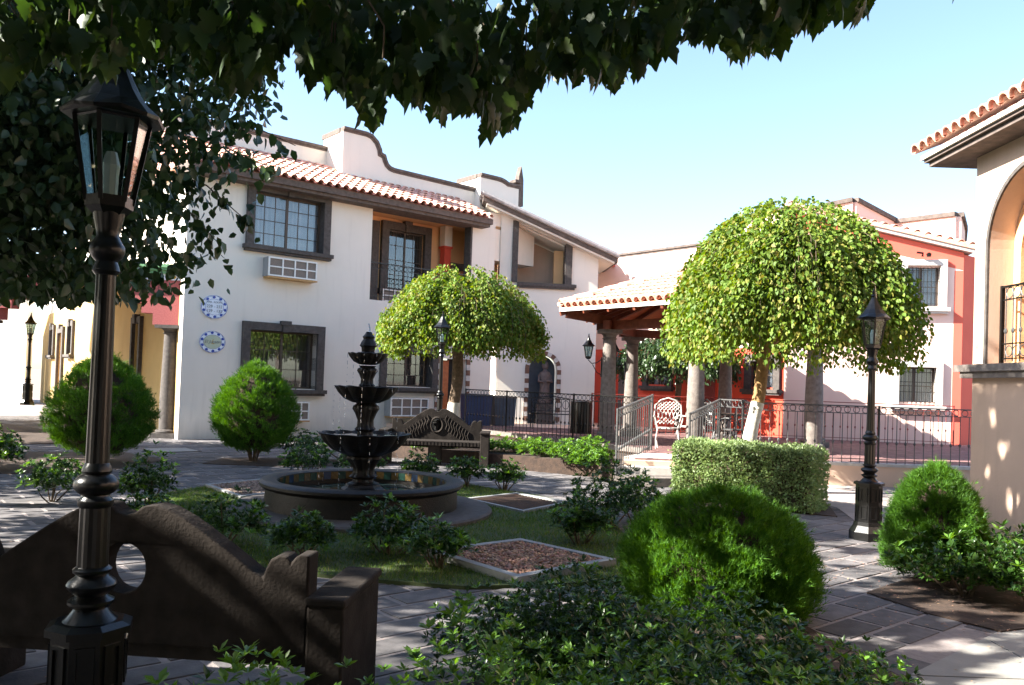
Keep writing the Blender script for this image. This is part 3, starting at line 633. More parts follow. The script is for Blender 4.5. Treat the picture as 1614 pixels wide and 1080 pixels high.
# raking roof
sl0, sl1 = (-.62, 7.48), (3.72, 5.72)
def rake(par, a, b, y0, y1, t0, t1, m, name):
    return MB().add([(a[0], y0, a[1] + t0), (b[0], y0, b[1] + t0), (b[0], y0, b[1] + t1), (a[0], y0, a[1] + t1), (a[0], y1, a[1] + t0), (b[0], y1, b[1] + t0), (b[0], y1, b[1] + t1), (a[0], y1, a[1] + t1)],
        [(0, 1, 2, 3), (7, 6, 5, 4), (0, 4, 5, 1), (1, 5, 6, 2), (2, 6, 7, 3), (3, 7, 4, 0)]).build(name, m, par)
rake(WG, sl0, sl1, -.45, 8, -.16, -.02, 'stonec', 'barge_board')
rake(WG, (-.5, 7.43), (3.62, 5.76), -.4, 8, -.22, -.162, 'white', 'soffit')
ld = Vector((sl0[0] - sl1[0], 0, sl0[1] - sl1[1])); Lw = ld.length
tile_roof(WG, (sl1[0], -.5, sl1[1] - .03), (0, 1, 0), ld, 5.0, Lw, m='tile2', sp=.26, course=.4, limit=60)
rake(WG, (sl0[0], sl0[1] + .0), (sl1[0], sl1[1] + .0), -.5, -.3, -.018, .14, 'tile2', 'verge')
# niche with statue
MB().prism(arc(1.5, 2.1, .45, 0, 180, 10) + [(1.05, .3), (1.95, .3)], .5, .55).build('niche_back', 'bluegrey', WG)
striped(WG, 1.05, 1.95, .3, 2.1, n=12)
ST = thing('statue', 'small brown statue of a robed figure standing in the arched wall niche', 'statue', (1.07, 26.52, 1.02), R(5))
b = MB().lathe([(.2, 0), (.21, .05), (.17, .25), (.15, .5), (.165, .72), (.19, .88), (.17, .98), (.07, 1.04), (.055, 1.09), (.09, 1.14), (.105, 1.22), (.085, 1.31), (.03, 1.36)], 16, lobes=9, amp=.12, sy=.75)
b.build('robed_figure', 'statue', ST, smooth=True)
MB().tube([(-.17, 0, .9), (-.2, -.08, .7), (-.06, -.17, .68)], [.06, .055, .035], 8).tube([(.17, 0, .9), (.2, -.08, .7), (.04, -.18, .72)], [.06, .055, .035], 8).build('folded_arms', 'statue', ST, smooth=True)
MB().box(-.26, .26, -.22, .2, -.72, -.02).build('pedestal', 'stone', ST)
# ================================================================== red building
RB = thing('red_building', 'salmon red stucco building with stepped dark-coped parapet behind the pavilion', 'building', (7.6, 23.0, 0), R(-12))
RF = [(0, 0), (4.52, 0), (4.52, 5.55), (0, 6.7)]
MB().prism(RF, 0, .25, [rect(3.0, 4.0, 4.1, 5.15), rect(2.85, 3.9, 1.5, 2.5)]).build('wall', 'blush', RB)
def barred(par, x0, x1, z0, z1):
    f = window(par, x0, x1, z0, z1, w=.16, key=False, stone='palestone', curtain='curtain', cols=(1, 2), inset=.1, depth=.1)
    b = MB()
    for i in range(9): x = x0 + .18 + (x1 - x0 - .36) * i / 8; b.tube([(x, -.04, z0 + .05), (x, -.04, z1 - .2)], .008, 4)
    for i in range(4): z = z0 + .1 + (z1 - z0 - .4) * i / 3; b.tube([(x0 + .16, -.04, z), (x1 - .16, -.04, z)], .008, 4)
    b.build('window_bars', 'iron', f); return f
barred(RB, 2.95, 4.1, 4.05, 5.35); barred(RB, 2.8, 4.05, 1.4, 2.6)
MB().tube([(3.45, -.16, 5.42), (3.45, -.2, 5.5), (3.3, -.2, 5.52)], .03).lathe([(.05, 5.4), (.07, 5.48), (.02, 5.52)], 8, (3.6, -.2)).build('wall_lamp', 'iron', RB)
MB().prism([(0, 6.22), (4.52, 5.07), (4.52, 5.548), (0, 6.698)], -.006, -.0005).build('eave_shade_band', 'rose', RB)  # red of the eave's shadow, put into the wall colour
MB().box(4.3, 4.52, -.006, -.0005, 0, 5.06).build('shade_strip', 'rose', RB)  # strip coloured red to stand in for shade on the wall
rake(RB, (-.1, 6.74), (4.72, 5.52), -.16, 1.2, .0, .09, 'palestone', 'eave_board')
ld = Vector((4.75 + .1, 0, 5.55 - 6.78)); 
e0 = Vector((-.1, -.2, 6.84)); e1 = Vector((4.8, -.2, 5.62))
tb = tilemesh('roof_tile', 'tile')[0].mesh('roof_tile', 'tile'); ud = (e1 - e0).normalized()
rake(RB, (-.1, 6.832), (4.78, 5.6), -.2, .9, .0, .12, 'tile', 'tile_bed')
for i in range(18):
    p = e0.lerp(e1, (i + .5) / 18) + Vector((0, 0, .06)); X = Vector((0, 1, .25)).normalized(); Z = X.cross(ud); Z = Z if Z.z > 0 else -Z; Y = Z.cross(X)
    o = link('roof_tile', tb, RB); o.matrix_local = Matrix(((X.x, Y.x, Z.x, p.x), (X.y, Y.y, Z.y, p.y), (X.z, Y.z, Z.z, p.z), (0, 0, 0, 1)))
# parapets that zig-zag behind the rake
for (xa, ya, za), (xb, yb, zb) in (((1.0, .6, 6.9), (1.75, .3, 7.0)), ((1.75, .3, 7.0), (3.1, 1.5, 6.62)), ((3.1, 1.5, 6.62), (4.45, .4, 6.6)), ((4.45, .4, 6.6), (4.85, 1.4, 6.4)), ((4.85, 1.4, 6.4), (4.9, 1.7, 5.9))):
    d = Vector((xb - xa, yb - ya)).normalized(); n = Vector((d.y, -d.x)) * .1
    def slab(t0, t1, m, nm, o=1.0):
        k = n * o
        MB().add([(xa + k.x, ya + k.y, t0 if t0 < 6 else za), (xb + k.x, yb + k.y, t0 if t0 < 6 else zb), (xb + k.x, yb + k.y, zb + t1), (xa + k.x, ya + k.y, za + t1), (xa - k.x, ya - k.y, t0 if t0 < 6 else za), (xb - k.x, yb - k.y, t0 if t0 < 6 else zb), (xb - k.x, yb - k.y, zb + t1), (xa - k.x, ya - k.y, za + t1)],
                 [(0, 1, 2, 3), (7, 6, 5, 4), (0, 4, 5, 1), (1, 5, 6, 2), (2, 6, 7, 3), (3, 7, 4, 0)]).build(nm, m, RB)
    slab(5.2, 0, 'blush', 'parapet'); slab(9, .12, 'stonec', 'coping', 1.7)
# right hand return wall
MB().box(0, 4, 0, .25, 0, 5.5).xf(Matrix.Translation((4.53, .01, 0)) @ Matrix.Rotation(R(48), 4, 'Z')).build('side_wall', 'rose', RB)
# left wall facing the sun
LR = thing('red_side_wing', 'side wing with blush upper wall over lower wall coloured red for shade, behind the pavilion', 'building', (7.6, 23.0, 0), math.atan2(-math.cos(R(40)), math.sin(R(40))))
TOPL = [(-.02, 6.72), (-1.0, 6.72), (-1.0, 6.6), (-1.45, 6.55), (-1.45, 6.3), (-1.95, 6.25), (-1.95, 6.02), (-7.4, 6.02)]
MB().prism([(-.02, 2.9)] + TOPL + [(-7.4, 2.9)], 0, .25).build('upper_wall', 'blush', LR)
MB().prism(rect(-7.4, -.02, 0, 2.899), -.004, .25, [rect(-1.05, -.3, 1.75, 2.5), rect(-4.9, -4.1, 1.75, 2.6)]).build('lower_wall', 'red', LR)  # red here stands in for shade on the lower wall
coping(LR, [(-7.4, 6.02), (-1.95, 6.02)], 0, .25, .12); coping(LR, [(-1.95, 6.25), (-1.45, 6.3)], 0, .25, .12); coping(LR, [(-1.45, 6.55), (-1.0, 6.6)], 0, .25, .12); coping(LR, [(-1.0, 6.72), (0, 6.72)], 0, .25, .12)
window(LR, -1.25, -.1, 1.7, 2.7, w=.2, key=False, cols=(1, 2), inset=.1); window(LR, -5.1, -3.9, 1.7, 2.8, w=.2, key=False, cols=(1, 2), inset=.1)
MB().box(-3.3, -2.3, -.04, .02, .38, 2.15).build('louvred_door', 'pink', LR)
for i in range(12): MB().box(-3.25, -2.35, -.06, -.041, .5 + i * .13, .58 + i * .13).build('louvre', 'pink', LR)
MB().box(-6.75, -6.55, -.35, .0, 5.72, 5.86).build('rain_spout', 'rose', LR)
MB().box(-6.2, -5.9, -.03, .02, .4, 2.4).box(-6.3, -5.8, -.06, .02, 2.4, 2.52).build('stone_pilaster', 'stone2', LR)
# ================================================================== right building
RT = thing('right_building', 'peach stucco building at the right edge with arched balcony and tiled eave', 'building', (5.92, 10.6, 0), R(-90))
A0, A1, AZ = .33, 2.1, 3.5
ar = [(A1, 2.06)] + arc((A0 + A1) / 2, AZ, (A1 - A0) / 2, 0, 180, 24) + [(A0, 2.06)]
MB().prism(rect(0, 15, 0, 4.95), 0, .3, [ar]).build('wall', 'peach', RT)  # wall runs on out of view, lengthened to block sky light
MB().box(.001, .3, .3, 4.5, 0, 4.94).build('end_wall', 'peach', RT)
k = (A0 + A1) / 2; ro = (A1 - A0) / 2
MB().prism([(A1 + .05, 2.06)] + arc(k, AZ, ro + .05, 0, 180, 24) + [(A0 - .05, 2.06)] + [(A0, 2.06)] + arc(k, AZ, ro, 180, 0, 24) + [(A1, 2.06)], -.03, -.001).build('arch_moulding', 'stone', RT)
MB().box(.301, 15, 1.6, 1.7, 2.0, 4.94).build('loggia_wall', 'orange', RT); MB().box(.301, 15, .3, 1.6, 4.6, 4.7).build('loggia_ceiling', 'orange', RT)
MB().box(.301, 15, .3, 1.6, 1.9, 2.05).build('loggia_floor', 'stone2', RT)
MB().prism([(A1 - .1, 2.06)] + arc(k, AZ - .1, ro - .14, 0, 180, 24) + [(A0 + .14, 2.06), (A0 + .001, 2.06)] + arc(k, AZ, ro - .001, 180, 0, 24) + [(A1 - .001, 2.06)], .3, .8).build('inner_arch', 'orange', RT)
MB().box(-.2, 2.3, -.14, .0, 1.96, 2.05).box(-.12, 2.2, -.1, .0, 1.88, 1.96).build('balcony_ledge', 'stone2', RT)
rr = MB().beam((A0 + .12, .1, 3.0), (A1, .1, 3.0), .045, .025).build('balcony_railing', 'iron', RT)
MB().beam((A0 + .12, .1, 2.84), (A1, .1, 2.84), .02, .015).beam((A0 + .12, .1, 2.3), (A1, .1, 2.3), .02, .015).beam((A0 + .12, .1, 2.12), (A1, .1, 2.12), .02, .015).box(A0 + .1, A0 + .14, .08, .12, 2.06, 3.02).build('rail', 'iron', rr)
bz = baluster_mesh(.9, 'grey_iron'); rz_ = ring_mesh(.066, 'grey_iron')
for i in range(12):
    link('baluster', bz, rr, (A0 + .2 + i * .145, .1, 2.08)); link('ring', rz_, rr, (A0 + .27 + i * .145, .1, 2.92)); link('ring', rz_, rr, (A0 + .27 + i * .145, .1, 2.21))
MB().box(-.54, 15, -.42, .5, 4.79, 4.83).box(-.5, 15, -.37, .5, 4.73, 4.789).build('eave_board', 'stonec', RT)
MB().box(-.56, 15, -.46, .5, 4.831, 4.89).build('eave_plaster', 'white', RT)
tile_roof(RT, (-.6, -.52, 4.92), (1, 0, 0), (0, 1, .42), 5.6, 1.4, sp=.2, course=.36, limit=60)
# ================================================================== pavilion
K = Vector((4.7, 19.1, 0)); RO = 2.55
PV = thing('pavilion', 'hexagonal open pavilion with terracotta tile roof, wooden beams and thick stone columns on the terrace', 'pavilion', (K.x, K.y, PZ), 0)
cp = [(RO * math.cos(R(a)), RO * math.sin(R(a))) for a in (190, 248, 308, 10, 70, 130)]
for x, y in cp: stone_column(PV, x, y, 0, 2.52, .17, 'stone2')
RE = 3.72; EZ = 2.97; AP = 4.15
ev = [Vector((RE * math.cos(R(a)), RE * math.sin(R(a)), EZ)) for a in (190, 249, 309, 10, 70, 130)]; ap = Vector((0, 0, AP + .0))
b = MB(); b2 = MB()
for i in range(6):
    p, q = Vector((*cp[i], 2.62)), Vector((*cp[(i + 1) % 6], 2.62)); d = (q - p).normalized()
    MB().beam(p - d * .35, q + d * .35, .16, .2).build('ring_beam', 'wood', PV)
    MB().beam(Vector((*cp[i], 2.72)), ev[i] * .96 + Vector((0, 0, .0)), .13, .2).build('bracket_beam', 'wood', PV)
    MB().beam(ev[i] - Vector((0, 0, .12)), ap - Vector((0, 0, .14)), .1, .14).build('hip_rafter', 'wood', PV)
    e = ev[(i + 1) % 6] - ev[i]
    for k in range(1, 5):
        s = ev[i] + e * (k / 5); t = Vector((s.x * .45, s.y * .45, EZ + (AP - EZ) * .55))
        MB().beam(s - Vector((0, 0, .11)), t - Vector((0, 0, .12)), .06, .1).build('rafter', 'wood', PV)
dk = MB()
for i in range(6):
    p, q = ev[i], ev[(i + 1) % 6]; dz = Vector((0, 0, -.05))
    dk.add([p, q, ap, p + dz, q + dz, ap + dz], [(0, 1, 2), (5, 4, 3), (0, 3, 4, 1)])
dk.build('roof_boards', 'door', PV)
for i in range(6):
    p, q = ev[i], ev[(i + 1) % 6]; W_ = (q - p).length; mid = (p + q) / 2; S_ = (ap - mid); Ls = S_.length
    tile_roof(PV, p, q - p, S_, W_, Ls, sp=.2, course=.36, limit=(75, 60, 45, 40, 40, 40)[i], clip=lambda x, y, W_=W_, Ls=Ls: abs(x - W_ / 2) < (W_ / 2) * (1 - y / Ls) + .06)
    MB().beam(p - Vector((0, 0, .05)), q - Vector((0, 0, .05)), .05, .08).build('eave_board', 'whitepaint', PV)
    rb, _, _ = tilemesh('roof_tile', 'tile', r=.11, ln=.42); me = rb.mesh('ridge_tile', 'tile'); d = (ap - p).normalized(); Y = Vector((0, 0, 1)).cross(d).normalized(); Z = d.cross(Y); n = int((ap - p).length / .36)
    for k in range(n):
        o = link('ridge_tile', me, PV); c = p + d * (k * .36) + Vector((0, 0, .08 + .01)); o.matrix_local = Matrix(((d.x, Y.x, Z.x, c.x), (d.y, Y.y, Z.y, c.y), (d.z, Y.z, Z.z, c.z), (0, 0, 0, 1)))
MB().lathe([(.2, AP), (.16, AP + .12), (.06, AP + .18), (.1, AP + .28), (.02, AP + .4)], 10).build('finial', 'stone2', PV)
# ================================================================== lanterns and lamps
def lantern(par, z, s=1.0, m='iron', x=0, y=0):
    """hexagonal lantern: bottom at z"""
    c = (x, y); fr = MB(); h = .32 * s; r0, r1 = .085 * s, .14 * s
    for i in range(6):
        a = math.pi * i / 3 + .26; fr.beam((x + r0 * math.cos(a), y + r0 * math.sin(a), z), (x + r1 * math.cos(a), y + r1 * math.sin(a), z + h), .016 * s, .016 * s)
    fr.lathe([(r0 * .5, z - .06 * s), (r0 * 1.05, z - .02 * s), (r0 * 1.1, z + .02 * s)], 6, c, .26).lathe([(r1 * .96, z + h - .02 * s), (r1 * 1.06, z + h + .01 * s)], 6, c, .26)
    f = fr.build('lantern_frame', m, par)
    for i in range(6):
        a, b = math.pi * i / 3 + .26, math.pi * (i + 1) / 3 + .26; k = .96
        p = [(x + k * r * math.cos(t), y + k * r * math.sin(t), zz) for r, t, zz in ((r0, a, z + .02 * s), (r0, b, z + .02 * s), (r1, b, z + h - .02 * s), (r1, a, z + h - .02 * s))]
        o = Vector((math.cos((a + b) / 2), math.sin((a + b) / 2), 0)) * .003
        MB().add([Vector(v) for v in p] + [Vector(v) + o for v in p], [(0, 1, 2, 3), (7, 6, 5, 4), (0, 4, 5, 1), (1, 5, 6, 2), (2, 6, 7, 3), (3, 7, 4, 0)]).build('pane', 'lampglass', f)
    MB().lathe([(.028 * s, z + .03 * s), (.03 * s, z + .1 * s), (.034 * s, z + .14 * s), (.02 * s, z + .19 * s)], 8, c).build('bulb', 'ceramic', f)
    zt = z + h; rf = MB(); n = 12
    prof = [(.188, .0), (.192, .012), (.14, .05), (.1, .1), (.066, .16), (.036, .22), (.02, .245)]
    vs = []; fs = []
    for k, (r, dz) in enumerate(prof):
        for i in range(n):
            a = math.pi * 2 * i / n + .26; rr = r * s * (1 if i % 2 == 0 else .93); vs.append((x + rr * math.cos(a), y + rr * math.sin(a), zt + dz * s + (-.012 * s if (k < 2 and i % 2 == 0) else 0)))
    for k in range(len(prof) - 1):
        for i in range(n): j = (i + 1) % n; fs.append((k * n + i, k * n + j, (k + 1) * n + j, (k + 1) * n + i))
    fs.append(tuple(range(n - 1, -1, -1))); rf.add(vs, fs)
    rf.build('lantern_roof', m, par)
    MB().lathe([(.02 * s, zt + .24 * s), (.03 * s, zt + .26 * s), (.012 * s, zt + .28 * s), (.02 * s, zt + .3 * s), (.004 * s, zt + .35 * s)], 8, c).build('finial', m, par, smooth=True)
def lamp_post(label, loc, z_scale=1.0, m='iron', group='black lamp posts of the courtyard'):
    t = thing('street_lamp', label, 'lamp post', loc, 0, group)
    ph = math.pi / 8; c8 = 1 / math.cos(ph)
    MB().lathe([(.185 * c8, 0), (.185 * c8, .09), (.145 * c8, .16), (.14 * c8, .2)], 8, ph=ph).build('plinth', m, t)
    pd = MB().lathe([(.132 * c8, .2), (.128 * c8, .62)], 8, ph=ph).build('pedestal', m, t)
    for i in range(8):
        a = math.pi / 4 * i
        for z0, z1 in ((.235, .385), (.43, .59)):
            w = MB(); r = .131; s = .036
            for xa, xb, za, zb in ((-s, s, z0, z0 + .012), (-s, s, z1 - .012, z1), (-s, -s + .01, z0 + .012, z1 - .012), (s - .01, s, z0 + .012, z1 - .012)): w.box(r - .004, r + .007, xa, xb, za, zb)
            w.xf(Matrix.Rotation(a, 4, 'Z')).build('panel_frame', m, pd)
    MB().lathe([(.15 * c8, .62), (.15 * c8, .645), (.12 * c8, .66)], 8, ph=ph).build('pedestal_cap', m, t)
    MB().lathe([(.105, .655), (.085, .672), (.07, .69), (.06, .703), (.075, .712), (.085, .722), (.085, .732), (.065, .742), (.056, .75), (.07, .76), (.088, .778), (.092, .79), (.085, .802), (.066, .815), (.056, .825), (.07, .835), (.072, .845), (.058, .856)], 24).build('turned_base', m, t, smooth=True)
    MB().lathe([(.056, .855), (.054, 1.075)], 24, lobes=16, amp=.1).build('fluted_shaft', m, t)
    MB().lathe([(.058, 1.072), (.066, 1.082), (.066, 1.098), (.054, 1.11), (.052, 1.118), (.066, 1.126), (.08, 1.14), (.084, 1.155), (.08, 1.17), (.066, 1.185), (.05, 1.194), (.056, 1.205), (.052, 1.22), (.044, 1.235)], 24).build('collar', m, t, smooth=True)
    MB().lathe([(.043, 1.234), (.036, 1.94)], 24, lobes=16, amp=.08).build('upper_shaft', m, t)
    MB().lathe([(.04, 1.93), (.052, 1.945), (.046, 1.965), (.04, 1.98), (.055, 1.995), (.066, 2.015), (.066, 2.035), (.052, 2.055), (.042, 2.075), (.046, 2.1), (.056, 2.14), (.062, 2.18)], 20).build('neck', m, t, smooth=True)
    lantern(t, 2.2, 1.0, m)
    return t
l1 = lamp_post('black lamp post with panelled pedestal on sunlit paving, in front of the large weeping tree', (4.06, 9.3, 0)); l1.scale = (1, 1, .985)
def relamp(label, loc, rz=0):
    c = copy_tree(l1); c.location = loc; c.rotation_euler = (0, 0, rz); c['label'] = label; return c
relamp('large black lamp post nearest the camera, in deep shade in front of the stone bench', (-1.55, 3.12, -.01), R(20)).scale = (.95, .95, 1.02)
relamp('black lamp post standing behind the carved bench, in front of the umbrella tree crown', (-1.42, 16.55, .2), R(10))
relamp('small far lamp post at the left before the bright white wall', (-14.75, 25.2, .45), R(30))
def wall_lantern(loc, rz, label):
    t = thing('wall_lantern', label, 'lantern', loc, rz, 'black lanterns fixed to the pavilion columns')
    MB().tube([(.0, 0, .1), (.1, 0, .02), (.22, 0, .0), (.3, 0, .08)], .012, 6).tube([(.0, 0, -.25), (.1, 0, -.2), (.2, 0, -.02)], .01, 6).box(-.01, .012, -.03, .03, -.3, .15).build('bracket', 'iron', t)
    lantern(t, .14, .8, 'iron', .3, 0)
wall_lantern((K.x + cp[0][0] - .17, K.y + cp[0][1], PZ + 1.75), R(180), 'black wall lantern on the leftmost pavilion column')
wall_lantern((K.x + cp[5][0] - .17, K.y + cp[5][1], PZ + 1.75), R(200), 'black wall lantern on the back left pavilion column')
# ================================================================== railings
def fence(name, label, runs, m='iron', **k):
    t = thing(name, label, 'railing', (0, 0, 0), 0)
    for p, q in runs: fence_run(t, p, q, m, **k)
    return t
fence('railing', 'black iron railing with a row of rings along the shaded left edge of the terrace', [((-1.2, 21.9, PZ), (-.1, 20.4, PZ)), ((-.1, 20.4, PZ), (1.4, 18.35, PZ)), ((1.4, 18.35, PZ), (2.78, 16.45, PZ))], sp=.135)
fence('step_handrail', 'sloping grey iron handrail on the left of the terrace steps', [((1.77, 13.62, .16), (2.78, 16.2, .4))], 'grey_iron', h=1.08, sp=.17)
fence('step_handrail', 'sloping grey iron handrail on the right of the terrace steps beside the hedge', [((2.97, 13.66, .14), (3.93, 15.5, .38)), ((3.93, 15.5, .38), (4.16, 14.78, .38))], 'grey_iron', h=1.07, sp=.17)
fence('railing', 'grey black iron railing on top of the salmon terrace wall at the right', [((4.16, 14.78, PZ), (6.6, 14.78, PZ)), ((6.6, 14.78, PZ), (9.2, 14.8, PZ))], 'grey_iron', sp=.155)
fence('railing', 'reddish brown iron railing along the far side of the terrace', [((2.2, 22.4, PZ), (5.0, 22.2, PZ)), ((5.0, 22.2, PZ), (8.2, 22.0, PZ)), ((8.2, 22.0, PZ), (11.6, 21.6, PZ))], 'redpaint', sp=.19, rings=False)
# ================================================================== fountain
FX, FY = -1.74, 9.95
FT = thing('fountain', 'dark three tiered stone fountain with scalloped bowls standing in a round tiled basin', 'fountain', (FX, FY, 0), 0)
MB().lathe([(1.56, -.03), (1.56, .07), (1.53, .09), (1.15, .09)], 64).build('plinth_ring', 'stone', FT)
def ring_solid(prof, n, nm, m, smooth=True):
    vs = []; fs = []
    for r, z in prof:
        for i in range(n): a = 2 * math.pi * i / n; vs.append((r * math.cos(a), r * math.sin(a), z))
    k = len(prof)
    for q in range(k):
        for i in range(n): j = (i + 1) % n; fs.append((q * n + i, q * n + j, ((q + 1) % k) * n + j, ((q + 1) % k) * n + i))
    return MB().add(vs, fs).build(nm, m, FT, smooth=smooth)
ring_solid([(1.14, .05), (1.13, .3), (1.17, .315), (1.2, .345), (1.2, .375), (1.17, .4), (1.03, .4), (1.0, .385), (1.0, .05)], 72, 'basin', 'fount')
MB().lathe([(.99, .02), (.99, .23)], 64).build('basin_water', 'water', FT, smooth=True)
tm = {k: MB().box(-.002, .008, -.046, .046, -.046, .046).mesh('glazed_tile', k) for k in ('tgreen', 'tyellow', 'tblue')}
for i in range(62):
    a = 2 * math.pi * i / 62
    for z in (.28,):
        k = ('tgreen', 'tyellow', 'tgreen', 'tyellow', 'tblue', 'tyellow')[(i) % 6]
        o = link('glazed_tile', tm[k], FT, (.992 * math.cos(a), .992 * math.sin(a), z + .05), (0, 0, a + math.pi)); o.scale = (1, 1.04, 1.0)
def pedestal(z0, z1, s, nm):
    h = z1 - z0
    MB().lathe([(s * .85, z0), (s * .9, z0 + .04 * h), (s * .6, z0 + .1 * h), (s * .55, z0 + .18 * h), (s * .8, z0 + .26 * h), (s * .62, z0 + .34 * h), (s * .6, z0 + .5 * h), (s * .8, z0 + .68 * h), (s * 1.0, z0 + .8 * h), (s * .95, z0 + .88 * h), (s * .7, z0 + .94 * h), (s * .85, z1)], 32, lobes=8, amp=.2).build(nm, 'fount', FT, smooth=True)
def bowl(z, R_, dep, nm, rin):
    n = 96; prof = [(rin, z - dep), (R_ * .45, z - dep * .97), (R_ * .72, z - dep * .72), (R_ * .9, z - dep * .35), (R_ * .98, z - .03), (R_ * 1.03, z), (R_ * .97, z + .004), (R_ * .92, z - .03), (R_ * .6, z - .08), (.02, z - .09)]
    vs = []; fs = []
    for q, (r, zz) in enumerate(prof):
        w = .1 if 1 < q < 8 else 0
        for i in range(n): a = 2 * math.pi * i / n; rr = r * (1 + w * (abs(math.sin(a * 6)) - .55)); vs.append((rr * math.cos(a), rr * math.sin(a), zz + (.012 * abs(math.sin(a * 6)) if 3 < q < 7 else 0)))
    for q in range(len(prof) - 1):
        for i in range(n): j = (i + 1) % n; fs.append((q * n + i, q * n + j, (q + 1) * n + j, (q + 1) * n + i))
    fs.append(tuple(range(n - 1, -1, -1))); fs.append(tuple((len(prof) - 1) * n + i for i in range(n)))
    MB().add(vs, fs).build(nm, 'fount', FT, smooth=True)
    MB().lathe([(R_ * .86, z - .05), (R_ * .86, z - .012)], 40).build('bowl_water', 'water', FT, smooth=True)
MB().lathe([(.26, .05), (.27, .28), (.22, .31), (.2, .34)], 8).build('pedestal_block', 'fount', FT)
pedestal(.33, .72, .2, 'lower_pedestal'); bowl(.94, .52, .26, 'large_bowl', .14)
pedestal(.88, 1.33, .15, 'middle_pedestal'); bowl(1.5, .36, .19, 'middle_bowl', .1)
pedestal(1.44, 1.76, .115, 'upper_pedestal'); bowl(1.9, .225, .13, 'small_bowl', .06)
MB().lathe([(.1, 1.84), (.11, 1.9), (.075, 1.93), (.08, 1.98), (.1, 2.0), (.085, 2.04), (.06, 2.08), (.07, 2.11), (.045, 2.14), (.03, 2.17)], 24, lobes=8, amp=.12).build('spout_finial', 'fount', FT, smooth=True)
dr_ = MB()
for zt, zb, rr, n in ((1.9, 1.5, .24, 6), (1.5, .95, .38, 8), (.94, .25, .54, 9)):
    for i in range(n):
        a = 2 * math.pi * (i + random.random() * .5) / n; z = zt
        while z > zb:
            l = random.uniform(.012, .05); dr_.tube([((rr + random.uniform(-.006, .006)) * math.cos(a), rr * math.sin(a), z), (rr * math.cos(a), rr * math.sin(a), z - l)], random.uniform(.0015, .0032), 4); z -= l + random.uniform(.015, .09)
for i in range(5): dr_.lathe([(.002, 2.17 + i * .018), (.012, 2.18 + i * .018), (.003, 2.2 + i * .018)], 6, (random.uniform(-.01, .01), 0))
dr_.build('falling_water', 'drop', FT, kind='stuff')
# ================================================================== benches
def bench(label, loc, rz, zs=1.0, carved=False):
    t = thing('stone_bench', label, 'bench', loc, rz, 'stone garden benches with arched backs')
    hp = [(.045, .955), (.08, .985), (.14, .99), (.2, .975), (.28, .935), (.37, .88), (.46, .82), (.54, .765), (.61, .715), (.655, .69), (.67, .735), (.69, .775), (.725, .795), (.765, .79), (.785, .765), (.80, .785), (.815, .8), (.87, .8), (.87, .36)]
    out = [(0, .94)] + hp + [(-x, z) for x, z in reversed(hp)]
    hole = [(.105 * math.cos(R(a)), .7 + .115 * math.sin(R(a))) for a in range(0, 360, 18)]
    MB().prism(out, 0, .13, [hole]).build('backrest', 'bench', t)
    MB().prism([(-.868, .3), (.868, .3), (.868, .359), (-.868, .359)], .02, .13).build('back_rail', 'bench', t)
    for s in (-1, 1):
        a, b = sorted((s * .8705, s * 1.04)); MB().box(a, b, -.02, .62, 0, .58).box(a - .01, b + .01, -.03, .64, .581, .62).build('armrest', 'bench', t)
    MB().box(-.869, .869, .131, .6, .36, .44).build('seat', 'bench', t)
    if carved:
        MB().box(-.12, .12, .25, .5, 0, .359).build('leg', 'bench', t)
        for i in range(26):
            MB().box(-.86 + i * .0665, -.86 + i * .0665 + .04, .6, .615, .365, .435).build('fluting', 'bench', t)
        for s in (-1, 1):
            for i in range(9):
                x = s * (.17 + i * .055); z = .9 - i * .035
                MB().tube([(x, .135, z - .28), (x + s * .03, .145, z - .2), (x - s * .01, .145, z - .1), (x + s * .02, .135, z - .03)], .012, 5).build('carved_scroll', 'bench', t)
        MB().add([((.095 + w) * math.cos(R(a)), d, .7 + (.11 + w) * math.sin(R(a))) for w, d in ((.0, .131), (.02, .155), (.045, .131)) for a in range(0, 360, 18)], [(q * 20 + i, q * 20 + (i + 1) % 20, (q + 1) * 20 + (i + 1) % 20, (q + 1) * 20 + i) for q in (0, 1) for i in range(20)]).build('oval_moulding', 'bench', t)
        MB().prism([(.05 * math.cos(R(a)) * (1 + .35 * math.cos(R(4 * a))), .7 + .07 * math.sin(R(a)) * (1 + .35 * math.cos(R(4 * a)))) for a in range(0, 360, 12)], .03, .06).build('pierced_flower', 'bench', t)
    for o in t.children:
        if o.name.split('.')[0] in ('backrest', 'armrest', 'seat'):
            bv_ = o.modifiers.new('worn_edges', 'BEVEL'); bv_.width = .012; bv_.segments = 2; bv_.limit_method = 'ANGLE'; bv_.angle_limit = R(35)
    t.scale = (1, 1, zs); return t
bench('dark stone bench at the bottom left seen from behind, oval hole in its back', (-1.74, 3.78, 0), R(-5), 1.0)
bench('carved stone bench with fluted seat, facing the fountain in front of the white wall', (-1.42, 16.2, 0), R(180), 1.08, carved=True)
